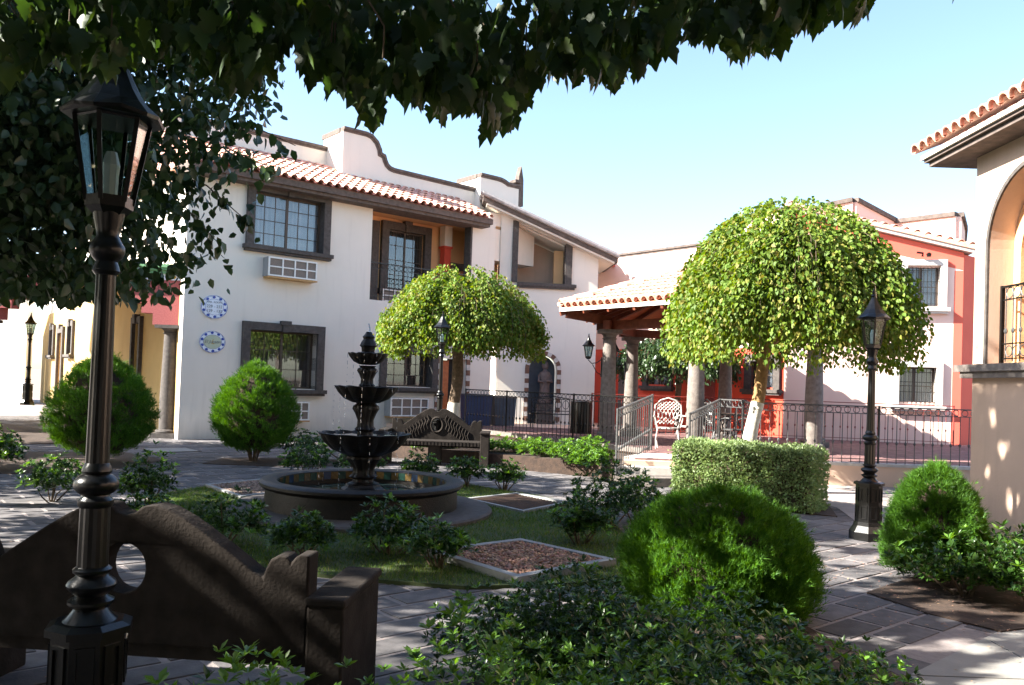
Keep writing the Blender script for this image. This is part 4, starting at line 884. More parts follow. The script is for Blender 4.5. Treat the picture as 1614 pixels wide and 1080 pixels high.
# ================================================================== ground frames
def ground_frame(name, label, cat, P, w, zt, fm):
    t = thing(name, label, cat, (0, 0, 0), 0)
    cx = sum(p[0] for p in P) / 4; cy = sum(p[1] for p in P) / 4
    ins = [(cx + (x - cx) * (1 - w), cy + (y - cy) * (1 - w)) for x, y in P]
    MB().prism(P, -.04, zt, [ins], axis='z').build('concrete_frame', fm, t)
    return t, ins, (cx, cy)
def chips(t, P, z, n, m, nm, s):
    x0, x1 = min(p[0] for p in P), max(p[0] for p in P); y0, y1 = min(p[1] for p in P), max(p[1] for p in P); pts = []
    while len(pts) < n:
        x, y = random.uniform(x0, x1), random.uniform(y0, y1)
        if inpoly(x, y, P): pts.append((x, y, z + random.uniform(0, .02)))
    pts = np.array(pts); T = np.array([(-.5, -.3, 0), (.5, -.35, 0), (.4, .3, 0), (-.45, .35, 0), (0, 0, .35), (0, 0, -.3)])
    F = [(0, 1, 4), (1, 2, 4), (2, 3, 4), (3, 0, 4), (1, 0, 5), (2, 1, 5), (3, 2, 5), (0, 3, 5)]
    D = rng.normal(size=(n, 3)) * (1, 1, .45); Vv = scatter(pts, D, s * rng.uniform(.5, 1.3, n), rng.uniform(-.7, .7, n), T)
    link(nm, npmesh(nm, Vv, F, m), t, kind='stuff')
GR = [(-.566, 11.05), (.12, 11.8), (.85, 11.05), (.2, 10.1)]
CH = [(-.708, 7.442), (.144, 8.15), (.98, 7.32), (.1, 6.5)]
GV = [(-4.187, 11.45), (-3.65, 12.3), (-2.8, 11.4), (-3.36, 10.42)]
t, i_, c_ = ground_frame('drain_grate', 'rusty square iron grate in a concrete frame on the lawn right of the fountain', 'grate', GR, .1, .06, 'conc')
a = Vector((i_[1][0] - i_[0][0], i_[1][1] - i_[0][1], 0)); bv = Vector((i_[3][0] - i_[0][0], i_[3][1] - i_[0][1], 0)); o = Vector((i_[0][0], i_[0][1], .04))
MB().prism(i_, -.03, .0, axis='z').build('pit', 'dark', t)
for k in range(17):
    s = (k + .5) / 17; MB().beam(o + bv * s, o + bv * s + a, .022, .02).build('grate_bar', 'rust', t)
for k in range(3): MB().beam(o + a * (k / 2 * .96 + .02) - Vector((0, 0, .02)), o + a * (k / 2 * .96 + .02) + bv - Vector((0, 0, .02)), .03, .02).build('cross_bar', 'rust', t)
t, i_, c_ = ground_frame('bark_bed', 'square concrete-edged bed of brown bark chips on the lawn in front of the grate', 'planting bed', CH, .13, .09, 'conc')
MB().prism(i_, -.03, .055, axis='z').build('bed_fill', 'soil', t); chips(t, i_, .06, 2600, 'chip', 'bark_chips', .045)
t, i_, c_ = ground_frame('gravel_bed', 'square concrete-edged bed of pale gravel left of the fountain', 'planting bed', GV, .12, .07, 'conc')
MB().prism(i_, -.03, .04, axis='z').build('bed_fill', 'soil', t); chips(t, i_, .045, 2600, 'gravel', 'gravel_chips', .04)
MB().tube([(-7.6, 17.3, .0), (-7.0, 17.6, .02), (-6.2, 17.2, .0)], .01, 5)
mc = thing('manhole_cover', 'pale square inspection cover set in the paving before the white wall', 'inspection cover', (-6.9, 16.9, .004), R(40)); MB().box(-.42, .42, -.42, .42, 0, .012).build('plate', 'slab', mc); MB().box(-.46, .46, -.46, .46, -.004, .006).build('rim', 'rust', mc)
# ================================================================== plaques
def plaque(label, x, z, rx, rz_, lines, inner, n):
    t = thing('tile_plaque', label, 'sign', (0, 0, 0), R(40)); 
    t.location = (P0[0] + U[0] * x - V[0] * .0, P0[1] + U[1] * x, z)
    seg = 48
    o = [(rx * (1 + .018 * abs(math.sin(R(i * 7.5) * n / 2))) * math.cos(R(i * 7.5)), rz_ * (1 + .018 * abs(math.sin(R(i * 7.5) * n / 2))) * math.sin(R(i * 7.5))) for i in range(seg)]
    MB().prism(o, -.03, -.001).build('plate', 'ceramic', t)
    b = MB()
    if inner: MB().prism([(rx * .72 * math.cos(R(i * 7.5)), rz_ * .66 * math.sin(R(i * 7.5))) for i in range(seg)], -.034, -.0302).build('centre_field', 'palegreen', t)
    k = .72 if inner else .7; kz = .66 if inner else .7
    b.prism([(rx * k * math.cos(R(i * 7.5)), rz_ * kz * math.sin(R(i * 7.5))) for i in range(seg)], -.036, -.0345, [[(rx * (k - .02) * math.cos(R(i * 7.5)), rz_ * (kz - .02) * math.sin(R(i * 7.5))) for i in range(seg)]])
    b.prism([(rx * 1.0 * math.cos(R(i * 7.5)), rz_ * 1.0 * math.sin(R(i * 7.5))) for i in range(seg)], -.036, -.0302, [[(rx * .975 * math.cos(R(i * 7.5)), rz_ * .975 * math.sin(R(i * 7.5))) for i in range(seg)]])
    for i in range(n):
        a = 2 * math.pi * i / n + .35; c, s = math.cos(a), math.sin(a); px, pz = rx * .85 * c, rz_ * .85 * s; q = rx * .1
        b.prism([(px + q * (math.cos(u) * .95 * (1 + .5 * max(0, math.cos(u - a - 2))) ), pz + q * math.sin(u) * .9 * (1 + .5 * max(0, math.cos(u - a - 2)))) for u in [j * math.pi / 6 for j in range(12)]], -.037, -.0302)
        a2 = a + 2 * math.pi / n * .62
        b.tube([(px, -.033, pz), ((px + rx * .9 * math.cos(a2)) / 2 + c * .02, -.033, (pz + rz_ * .9 * math.sin(a2)) / 2 + s * .02), (rx * .97 * math.cos(a2), -.033, rz_ * .97 * math.sin(a2))], .004, 4)
    b.build('cobalt_border', 'cobalt', t)
    for txt, zz, sz, mm, shear in lines:
        cu = bpy.data.curves.new('lettering', 'FONT'); cu.body = txt; cu.size = sz; cu.align_x = 'CENTER'; cu.align_y = 'CENTER'; cu.shear = shear; cu.extrude = .001
        tmp = bpy.data.objects.new('tmp', cu); col.objects.link(tmp); bpy.context.view_layer.update()
        me = bpy.data.meshes.new_from_object(tmp); col.objects.unlink(tmp); bpy.data.objects.remove(tmp); me.materials.clear(); me.materials.append(M[mm])
        link('lettering', me, t, (0, -.0375, zz), (R(90), 0, 0))
plaque('round white and blue tile plaque with room numbers on the white wall, the upper one', .73, 3.23, .325, .285, [('HAB.  ROOMS', .115, .062, 'ink', 0), ('229 - 232', .01, .1, 'ink', 0), ('129 - 132', -.1, .1, 'ink', 0)], False, 10)
plaque('oval blue-edged tile plaque with script name on the white wall, the lower one', .72, 2.375, .315, .265, [('El Jucatin', 0, .11, 'ink', .35), ('L', .0, .17, 'goldink', .3)], True, 10)
# ================================================================== terrace furniture and bins
def chair(label, loc, rz, m):
    t = thing('iron_chair', label, 'chair', loc, rz, 'ornate cast metal garden chairs on the terrace'); m_ = m
    sp = [(.24 * math.cos(R(a)), .23 * math.sin(R(a))) for a in range(0, 360, 20)]
    MB().prism(sp, .42, .44, axis='z').build('seat', m, t)
    o = MB(); w = .27
    pts = [(-w * .75, -.2, .44), (-w, -.23, .7), (-w * .95, -.25, .9), (-w * .55, -.26, 1.0), (0, -.27, 1.05), (w * .55, -.26, 1.0), (w * .95, -.25, .9), (w, -.23, .7), (w * .75, -.2, .44)]
    o.tube(pts, .017, 6); bk = o.build('backrest', m, t)
    la = MB()
    for s in (-1, 1):
        for k in range(-4, 5):
            seg = []
            for i in range(9):
                z = .52 + i * .058; x = s * (k * .075 + (z - .75) * .7 + .03 * math.sin(i))
                lim = .24 if z < .9 else .24 * math.sqrt(max(0, 1 - ((z - .9) / .15) ** 2))
                if abs(x) < lim: seg.append((x, -.235 - .03 * (z - .6), z))
            if len(seg) > 1: la.tube(seg, .009, 4)
    la.build('lattice', m, bk)
    for s in (-1, 1):
        MB().tube([(s * .25, -.2, .66), (s * .3, 0, .67), (s * .3, .18, .62), (s * .25, .2, .44)], .014, 6).build('armrest', m, t)
        MB().tube([(s * .2, .18, .43), (s * .24, .22, .22), (s * .2, .2, 0)], .015, 6).build('leg', m, t)
        MB().tube([(s * .2, -.18, .43), (s * .23, -.24, .2), (s * .22, -.3, 0)], .015, 6).build('leg', m, t)
    return t
c1 = chair('white ornate iron chair with lattice back seen from behind at the top of the steps', (3.25, 17.0, PZ), R(-12), 'palestone')
def rechair(label, loc, rz, m):
    c = copy_tree(c1); c.location = loc; c.rotation_euler = (0, 0, rz); c['label'] = label
    if m != 'palestone':
        for o in [x for ch in c.children for x in [ch] + list(ch.children)]:
            o.data = o.data.copy(); o.data.materials.clear(); o.data.materials.append(M[m])
rechair('white ornate iron chair half hidden behind the front left pavilion column', (3.95, 18.0, PZ), R(20), 'palestone')
rechair('dark ornate iron chair under the pavilion, left of the limewashed tree trunk', (4.7, 17.3, PZ), R(35), 'grey_iron')
rechair('dark ornate iron chair behind the right step handrail', (4.2, 16.6, PZ), R(-80), 'iron')
tb_ = thing('iron_table', 'round dark iron garden table under the pavilion', 'table', (4.9, 18.3, PZ), 0)
MB().lathe([(.5, .7), (.52, .71), (.52, .73), (.5, .74)], 32).build('table_top', 'iron', tb_)
for k in range(4): a = R(45 + 90 * k); MB().tube([(.1 * math.cos(a), .1 * math.sin(a), .7), (.22 * math.cos(a), .22 * math.sin(a), .45), (.12 * math.cos(a), .12 * math.sin(a), .25), (.36 * math.cos(a), .36 * math.sin(a), 0)], .016, 6).build('leg', 'iron', tb_)
bn = thing('litter_bin', 'black slatted litter bin on the terrace behind the railing', 'bin', (1.85, 21.6, PZ), R(10))
MB().lathe([(.24, .03), (.25, .8)], 20).build('liner', 'dark', bn); MB().lathe([(.28, .78), (.29, .82), (.27, .84)], 24).build('rim', 'iron', bn)
for k in range(22): a = 2 * math.pi * k / 22; MB().box(.262, .28, -.028, .028, 0, .8).xf(Matrix.Rotation(a, 4, 'Z')).build('slat', 'iron', bn)
bb = thing('waste_container', 'dark blue plastic waste container against the white wall behind the railing', 'bin', (-1.0, 23.9, PZ), R(20))
MB().box(-.35, .35, -.3, .3, 0, .85, taper=-.03).build('body', 'bluebin', bb); MB().box(-.4, .4, -.36, .36, .851, .9).build('lid', 'bluegrey', bb); MB().box(-.34, .34, -.32, -.3, .7, .74).build('handle', 'bluegrey', bb)
b2_ = thing('waste_container', 'grey container standing right of the dark blue waste container', 'bin', (-.25, 24.3, PZ), R(20))
MB().box(-.3, .3, -.28, .28, 0, .8, taper=-.03).build('body', 'bluegrey', b2_); MB().box(-.34, .34, -.32, .32, .801, .85).build('lid', 'stone2', b2_)
ib = thing('iron_bench', 'low black iron garden bench in front of the statue niche', 'bench', (1.15, 23.2, PZ), R(5))
for k in range(5): MB().beam((-.6, -.2 + k * .09, .42), (.6, -.2 + k * .09, .42), .06, .02).build('seat_slat', 'iron', ib)
for s in (-.55, .55): MB().tube([(s, -.22, 0), (s, -.2, .4), (s, .2, .42), (s, .26, .85)], .016, 6).tube([(s, .2, .42), (s, .24, 0)], .016, 6).build('leg', 'iron', ib)
bk = MB().tube([(-.55, .26, .85), (0, .27, .92), (.55, .26, .85)], .016, 6).tube([(-.55, .22, .5), (.55, .22, .5)], .012, 6)
for k in range(5):
    x = -.44 + k * .22; bk.tube([(x + .09 * math.cos(R(a)), .24, .68 + .12 * math.sin(R(a))) for a in range(0, 361, 30)], .009, 4)
bk.build('scroll_back', 'iron', ib)
# ================================================================== vegetation
def lits(nm, P, D, S, roll, T, F, m, par, kind=None, name=None):
    return link(name or nm, npmesh(nm, scatter(np.asarray(P, float), np.asarray(D, float), np.asarray(S, float), np.asarray(roll, float), T), F, m), par, kind=kind)
GAPS = [((1.05, 5.5, .5), .26), ((1.25, 5.45, .3), .2), ((5.2, 4.6, 0), .3), ((4.4, 4.2, 0), .22), ((3.0, 5.4, 0), .16), ((2.8, 6.4, 0), .14), ((3.3, 8.0, 0), .2), ((2.9, 7.2, 0), .12), ((-.4, 5.0, 0), .07), ((.15, 7.1, .05), .09),
        ((-5.0, 7.7, 0), .25), ((-4.4, 7.3, 0), .2), ((3.8, 7.3, .9), .32), ((4.6, 6.9, .4), .25), ((2.2, 8.9, 0), .2), ((3.9, 9.0, .0), .3), ((5.85, 9.9, 1.1), .12), ((5.85, 10.2, .8), .1), ((5.85, 9.7, .5), .14), ((5.85, 10.1, 1.5), .1), ((2.6, 4.2, 0), .15), ((.5, 3.9, .6), .1), ((-.2, 2.8, .8), .12)]
_r = random.Random(3); GAPS += [((_r.uniform(2.3, 5.4), _r.uniform(4.6, 9.6), 0), _r.uniform(.08, .28)) for _ in range(34)]
def gapmask(W):  # cuts leaves out along sun rays to place pools of sunlight
    ok = np.ones(len(W), bool); s_ = np.array(sd)
    for p, r in GAPS:
        d = W - np.array(p); t_ = d @ s_; q_ = d - t_[:, None] * s_; rr_ = np.linalg.norm(q_, axis=1)
        ok &= ~((rr_ < r * (1 + .3 * np.sin(np.arctan2(q_[:, 2], q_[:, 1]) * 3))) & (t_ > 0))
    return ok
def weeping_tree(label, loc, rx, ry, zb, zt, n, seed, trunk, lean=(0, 0), size=.115, lift=0.0, limez=.0, tm='bark', top=0, lm_='leafu'):
    g = np.random.default_rng(seed)
    t = thing('umbrella_tree', label, 'tree', loc, 0, 'weeping umbrella-shaped trees')
    # strands of leaves that hang from the top over the dome
    ns = 330; per = n // ns; sa = g.uniform(0, 2 * np.pi, ns); sf = 1 + g.normal(size=ns) * .045 + (g.random(ns) < .07) * g.uniform(.04, .13, ns); send = g.uniform(-.16, .22, ns) ; sst = g.uniform(.0, .75, ns) ** 1.2
    lump = 1 + .05 * np.sin(sa * 3 + seed) + .035 * np.sin(sa * 7 + 2 * seed)
    q = np.sort(g.random((ns, per)), 1); cz = (1 - sst[:, None]) * (1 - q) + (send[:, None]) * q
    az = sa[:, None] + g.normal(size=(ns, per)) * .05 * (1.4 - np.clip(cz, 0, 1)) + .12 * np.sin(q * 3 + sa[:, None] * 5)
    czc = np.clip(cz, 0, 1); sr = np.sqrt(np.clip(1 - czc ** 1.85, 0, 1)); dep = sf[:, None] * lump[:, None] * (1 - g.random((ns, per)) ** 2 * .12)
    az, cz, czc, sr, dep = [v.reshape(-1) for v in (az, cz, czc, sr, dep)]; n = len(az)
    X = rx * sr * np.cos(az) * dep; Y = ry * sr * np.sin(az) * dep
    Z = zb + (zt - zb) * cz * (.9 + .1 * dep) + .04 * np.sin(az * 11)
    D = np.stack([np.cos(az) * (.25 + .5 * czc), np.sin(az) * (.25 + .5 * czc), -1 + .5 * czc], 1) + g.normal(size=(n, 3)) * .42
    lits('crown_leaves', np.stack([X, Y, Z], 1), D, size * g.uniform(.6, 1.25, n), g.normal(size=n) * .9, LEAF, LEAFF, lm_, t, kind='stuff', name='crown')
    # shaded inner leaves
    k = n // 3; az = g.uniform(0, 2 * np.pi, k); r = np.sqrt(g.random(k)) * .78; zz = g.random(k)
    P = np.stack([rx * r * np.cos(az), ry * r * np.sin(az), zb + .12 + (zt - zb) * .8 * np.sqrt(1 - r ** 2) * zz], 1)
    lits('inner_leaves', P, g.normal(size=(k, 3)) + (0, 0, -1), size * 1.5 * g.uniform(.7, 1.3, k), g.normal(size=k), LEAF, LEAFF, lm_, t, kind='stuff')
    # hanging shoots
    tw = MB()
    for i in range(70):
        a = g.uniform(0, 6.28); c = g.uniform(.3, .75); s = math.sqrt(1 - c ** 2.3); x, y = rx * s * math.cos(a) * 1.0, ry * s * math.sin(a) * 1.0; z = zb + (zt - zb) * c
        tw.tube([(x * .9, y * .9, z + .1), (x, y, z), (x * 1.03, y * 1.03, z - .3), (x * 1.02, y * 1.02, max(zb - .1, z - .7 - .5 * g.random()))], .005, 4)
    tw.build('hanging_shoots', 'stem', t, kind='stuff')
    def path(z): f = min(1, z / (zb + .1)); return (lean[0] + (top - lean[0]) * f + .018 * math.sin(z * 5), lean[1] * (1 - f) + .012 * math.sin(z * 4 + 1), z)
    zz_ = [(zb + .6) * i / 12 for i in range(13)]
    T_ = MB().tube([path(z) for z in zz_], [trunk * (1.25 - .4 * min(1, z)) * (1 + .05 * math.sin(z * 9)) for z in zz_], 14).build('trunk', tm, t, smooth=True)
    if limez:
        zl_ = [limez * i / 8 - .01 for i in range(9)]
        MB().tube([path(z) for z in zl_], [trunk * (1.25 - .4 * min(1, max(z, 0))) * (1 + .05 * math.sin(z * 9)) + .006 for z in zl_], 14).build('limewash_band', 'lime', T_, smooth=True)
    for i in range(7):
        a = i * .9 + seed; MB().tube([(top, 0, zb - .05), (.4 * rx * math.cos(a), .4 * ry * math.sin(a), zb + .5 * (zt - zb)), (.75 * rx * math.cos(a), .75 * ry * math.sin(a), zb + .45 * (zt - zb))], [trunk * .5, trunk * .3, .012], 7).build('limb', tm, t, smooth=True)
    return t
weeping_tree('large weeping umbrella tree with half limewashed trunk behind the clipped hedge', (4.4, 13.25, 0), 1.8, 1.75, 2.36, 4.72, 46000, 3, .115, (-.66, 0), .074, limez=1.45, top=-.3, tm='barky')
weeping_tree('smaller weeping umbrella tree behind the carved stone bench and lamp post', (-1.2, 18.6, .1), 1.76, 1.6, 2.3, 4.12, 32000, 8, .15, (-.1, 0), .078, limez=1.05)
weeping_tree('shaded umbrella tree standing behind the pavilion columns', (4.9, 24.2, .3), 1.7, 1.3, 1.7, 3.2, 8000, 5, .1, (0, 0), .1, lm_='leafl')  # darker leaf colour stands in for the shade on this crown
# ---- broad dark tree at the left
def big_tree(name, label, loc, cen, rad, n, leaf, m, seed, trunk_r, group=None, drop=.0, nsh=40, keep=None):
    g = np.random.default_rng(seed); t = thing(name, label, 'tree', loc, 0, group)
    cl = int(n / 26); cd_ = g.normal(size=(cl, 3)); cd_ /= np.linalg.norm(cd_, axis=1, keepdims=True); cr = (g.random(cl) ** .4)[:, None]
    C_ = np.array(cen) + cd_ * cr * np.array(rad)
    P = np.repeat(C_, 26, 0) + g.normal(size=(cl * 26, 3)) * np.array([.26, .26, .2])
    if keep is not None: P = P[keep(P[:, 0] + loc[0], P[:, 1] + loc[1], P[:, 2] + loc[2])]
    P = P[gapmask(P + np.array([loc[0], loc[1], loc[2]]))]
    k = len(P); D = g.normal(size=(k, 3)) * (.55, .55, .35) + (0, 0, -.75)
    lits('crown_leaves', P, D, leaf * g.uniform(.6, 1.3, k), g.uniform(-3, 3, k), LEAF, LEAFF, m, t, kind='stuff', name='crown')
    c = Vector(cen)
    MB().tube([(0, 0, 0), (.1, 0, c.z * .3), (c.x * .3, c.y * .3, c.z * .6), (c.x * .8, c.y * .8, c.z)], [trunk_r * 1.2, trunk_r, trunk_r * .8, trunk_r * .4], 12).build('trunk', 'bark', t, smooth=True)
    for i in range(nsh):
        q = Vector(C_[i % cl]); s = Vector((c.x * .5, c.y * .5, c.z * .75)); md = s.lerp(q, .5) + Vector((0, 0, .25))
        MB().tube([s, md, q], [trunk_r * .3, trunk_r * .15, .008], 5).build('branch', 'bark', t, smooth=True)
    return t
F2 = np.array
def keepL(x, y, z):
    # ragged outer edge of the crown on the right and below
    k = x / np.maximum(y, .1)
    zr = (z - 1.6) / np.maximum(y, .1)
    return (zr > .085 + .0 * k) & (k < -.29 - .28 * np.clip(.16 - zr, 0, .1)) & ((k < -.335) | (zr > .14))
LT = big_tree('shade_tree', 'dark leafy shade tree filling the upper left behind the nearest lamp post', (-7.0, 9.3, 0), (.9, -1.4, 5.3), (3.6, 1.6, 4.2), 100000, .115, 'leafl', 21, .16, keep=keepL)
# long drooping twigs reaching out over the roof
tw = MB(); g = np.random.default_rng(5); PL = []; DL = []
for (x0, y0, z0), (x1, y1, z1) in (((-3.6, 8.6, 4.3), (-2.35, 8.6, 4.02)), ((-3.7, 8.5, 3.7), (-2.75, 8.5, 3.15)), ((-3.9, 8.7, 3.5), (-3.1, 8.6, 2.95)), ((-3.3, 8.6, 5.0), (-2.7, 8.5, 4.75)), ((-3.6, 8.6, 3.95), (-2.55, 8.55, 3.75)), ((-4.2, 8.7, 3.3), (-3.45, 8.6, 2.72)), ((-5.0, 8.7, 3.0), (-4.3, 8.6, 2.6))):
    a, b = Vector((x0 + 7, y0 - 9.3, z0)), Vector((x1 + 7, y1 - 9.3, z1)); m_ = a.lerp(b, .5) + Vector((0, 0, .12))
    tw.tube([a, m_, b], [.012, .008, .004], 4)
    for i in range(46):
        s = random.random(); p = a.lerp(m_, s * 2) if s < .5 else m_.lerp(b, s * 2 - 1); PL.append(p + Vector((random.gauss(0, .04), random.gauss(0, .05), random.gauss(-.02, .04)))); DL.append((random.gauss(.2, .5), random.gauss(0, .4), -1 + random.gauss(0, .3)))
tw.build('drooping_twigs', 'stem', LT)
lits('twig_leaves', PL, DL, np.random.default_rng(1).uniform(.1, .16, len(PL)), np.random.default_rng(2).uniform(-1.5, 1.5, len(PL)), LEAF, LEAFF, 'leafl', LT, kind='stuff')
# unseen trees off to the left and behind, added to shade the court
big_tree('shade_tree', 'dark unseen tree added for shade beyond the left edge, further back', (-13.5, 15.5, 0), (0, 0, 4.6), (2.4, 2.4, 2.0), 8000, .2, 'leafl', 31, .17, nsh=10)
big_tree('shade_tree', 'dark unseen tree added for shade beyond the left edge, beside the lawn', (-9.8, 11.4, 0), (0, 0, 4.3), (2.0, 2.2, 2.8), 9000, .2, 'leafl', 33, .17, nsh=10)
big_tree('shade_tree', 'dark unseen tree added for shade beyond the left edge, level with the near bench', (-9.5, 4.6, 0), (0, 0, 4.6), (3.0, 3.2, 3.4), 7000, .2, 'leafl', 32, .17, nsh=10)
big_tree('shade_tree', 'dark unseen tree added for shade beyond the left edge, before the yellow wing', (-18.6, 22.0, 0), (0, 0, 4.8), (2.6, 3.2, 3.2), 9000, .24, 'leafl', 34, .17, nsh=10)
big_tree('shade_tree', 'dark unseen tree added for shade beyond the left edge, level with the viewpoint', (-9.0, -.3, 0), (0, 0, 4.0), (3.0, 2.6, 3.6), 12000, .24, 'leafl', 37, .17, nsh=10)
big_tree('shade_tree', 'broad unseen tree added for shade behind the viewpoint, left', (-4.5, -5.5, 0), (0, 0, 3.4), (3.6, 2.4, 3.4), 20000, .26, 'leafl', 35, .17, nsh=10)
big_tree('shade_tree', 'broad unseen tree added for shade behind the viewpoint, right', (2.6, -5.0, 0), (0, 0, 3.4), (3.6, 2.4, 3.4), 20000, .26, 'leafl', 36, .17, nsh=10)
# ---- overhead tree: hanging lobed leaves close to the camera
OT = thing('mulberry_tree', 'overhanging mulberry tree with large lobed leaves hanging dark across the top of the view', 'tree', (-3.4, -.9, 0), 0)
ML = [(0, 0), (.1, .2), (.02, .38), (.14, .5), (.2, .44), (.3, .52), (.36, .36), (.42, .26), (.5, .36), (.6, .34), (.68, .22), (.8, .14), (1.0, 0)]
mv = [(x, y * .8, -.12 * abs(y) - .16 * x * x) for x, y in ML] + [(x, -y * .74, -.16 * abs(y) - .16 * x * x) for x, y in ML[1:-1]] + [(.3, 0, .02), (.65, 0, -.03)]
n1 = len(ML); c1_, c2_ = len(mv) - 2, len(mv) - 1; mf = []
up_ = list(range(n1)); lo_ = [0] + list(range(n1, n1 + n1 - 2)) + [n1 - 1]
for ch, sg in ((up_, 1), (lo_, -1)):
    for i in range(n1 - 1):
        c = c1_ if i < 7 else c2_; f = (c, ch[i + 1], ch[i]) if sg > 0 else (c, ch[i], ch[i + 1]); mf.append(f)
    f = (c1_, c2_, ch[7]) if sg > 0 else (c1_, ch[7], c2_); mf.append(f)
lm = MB().add(mv, mf); leafmesh = lm.mesh('leaf', 'leafo'); MT = np.array(mv)
def zlow(k):
    """lower envelope (height over distance) of the hanging foliage against bearing x/y"""
    xs = [-.9, -.62, -.52, -.40, -.335, -.30, -.285, -.26, -.21, -.185, -.16, -.12, -.10, -.07, -.02, .02, .10, .19, .27, .36, .42, .46]
    ys = [.30, .33, .355, .365, .33, .37, .38, .34, .345, .295, .34, .30, .29, .33, .29, .335, .355, .39, .405, .42, .455, .6]
    return np.interp(k, xs, ys) + .012
g = np.random.default_rng(77); tr_ = OT.location; cnt = 0; rest_P = []; rest_D = []; rest_S = []; rest_R = []; near = []
while cnt < 8000:
    y = g.uniform(2.5, 4.6); k = g.uniform(-.95, .46); x = k * y
    zl = zlow(k) + g.normal() * .008 + .012 * math.sin(k * 40) ; zr = zl + abs(g.normal()) ** 1.3 * .10 + .03
    if zr > .75: continue
    s = g.uniform(.055, .115)
    z = 1.6 + zr * y + .0
    if zr - s / y < zl - .006 - (.03 if g.random() < .12 else 0): continue
    if not gapmask(np.array([[x, y, 1.6 + zr * y]]))[0]: continue
    D = (g.normal() * .28, g.normal() * .28, -1); roll = g.normal() * 1.1
    near.append((y, x, z, D, s, roll)); cnt += 1
order = sorted(range(len(near)), key=lambda i: (near[i][2] - 1.6) / near[i][0] - zlow(near[i][1] / near[i][0]))
singles = set(order[:300])
for i, (y, x, z, D, s, roll) in enumerate(near):
    if i in singles:
        Rm = frames(np.array([D], float), np.array([roll]))[0]; o = link('leaf', leafmesh, OT)
        o.matrix_local = Matrix(((*(Rm[0] * s), x - tr_[0]), (*(Rm[1] * s), y - tr_[1]), (*(Rm[2] * s), z), (0, 0, 0, 1)))
    else:
        rest_P.append((x - tr_[0], y - tr_[1], z)); rest_D.append(D); rest_S.append(s); rest_R.append(roll)
lits('hanging_leaves', rest_P, rest_D, rest_S, rest_R, MT, mf, 'leafo', OT, kind='stuff')
# unseen upper crown above and behind the camera, spread to darken the foreground
k = 24000; cl = 950; yy = g.uniform(-5.5, 5.7, cl); C_ = np.stack([g.uniform(-6.5, 3.0, cl) , yy, np.maximum(g.uniform(3.3, 6.2, cl), 1.6 + .5 * yy + g.uniform(.2, 2.6, cl))], 1)
P = np.repeat(C_, k // cl, 0) + g.normal(size=(cl * (k // cl), 3)) * (.3, .3, .2)
P = P[(P[:, 2] - 1.6 > .5 * P[:, 1] + .05) & (P[:, 2] > 2.9)]; P = P[gapmask(P)]
lits('crown_leaves', P - np.array([tr_[0], tr_[1], 0]), g.normal(size=(len(P), 3)) * (.5, .5, .4) + (0, 0, -.8), g.uniform(.13, .22, len(P)), g.normal(size=len(P)) * 1.5, LEAF, LEAFF, 'leafo', OT, kind='stuff', name='crown')
MB().tube([(0, 0, 0), (.1, .1, 1.5), (.3, .5, 3.0), (1.0, 1.2, 4.2)], [.2, .17, .15, .1], 12).build('trunk', 'bark', OT, smooth=True)
for i in range(16):
    a = random.uniform(0, 6.28); e = Vector((2.5 + 2.8 * math.cos(a), 1.6 + 2.6 * math.sin(a), random.uniform(3.8, 5)))
    if e.z - 1.6 < .5 * (e.y - .9) + .2: e.z = 1.9 + .52 * (e.y - .9)
    MB().tube([(.3, .5, 3.0), ((.3 + e.x) / 2, (.5 + e.y) / 2, e.z - .1 + .3), e], [.08, .04, .012], 6).build('branch', 'bark', OT, smooth=True)
tw = MB()
for i in range(200):
    y, x, z, D, s, roll = near[i * 37]; tw.tube([(x - tr_[0] - .1, y - tr_[1], z + .25), (x - tr_[0], y - tr_[1], z + .1), (x - tr_[0], y - tr_[1], z)], .003, 4)
tw.build('twigs', 'stem', OT, kind='stuff')
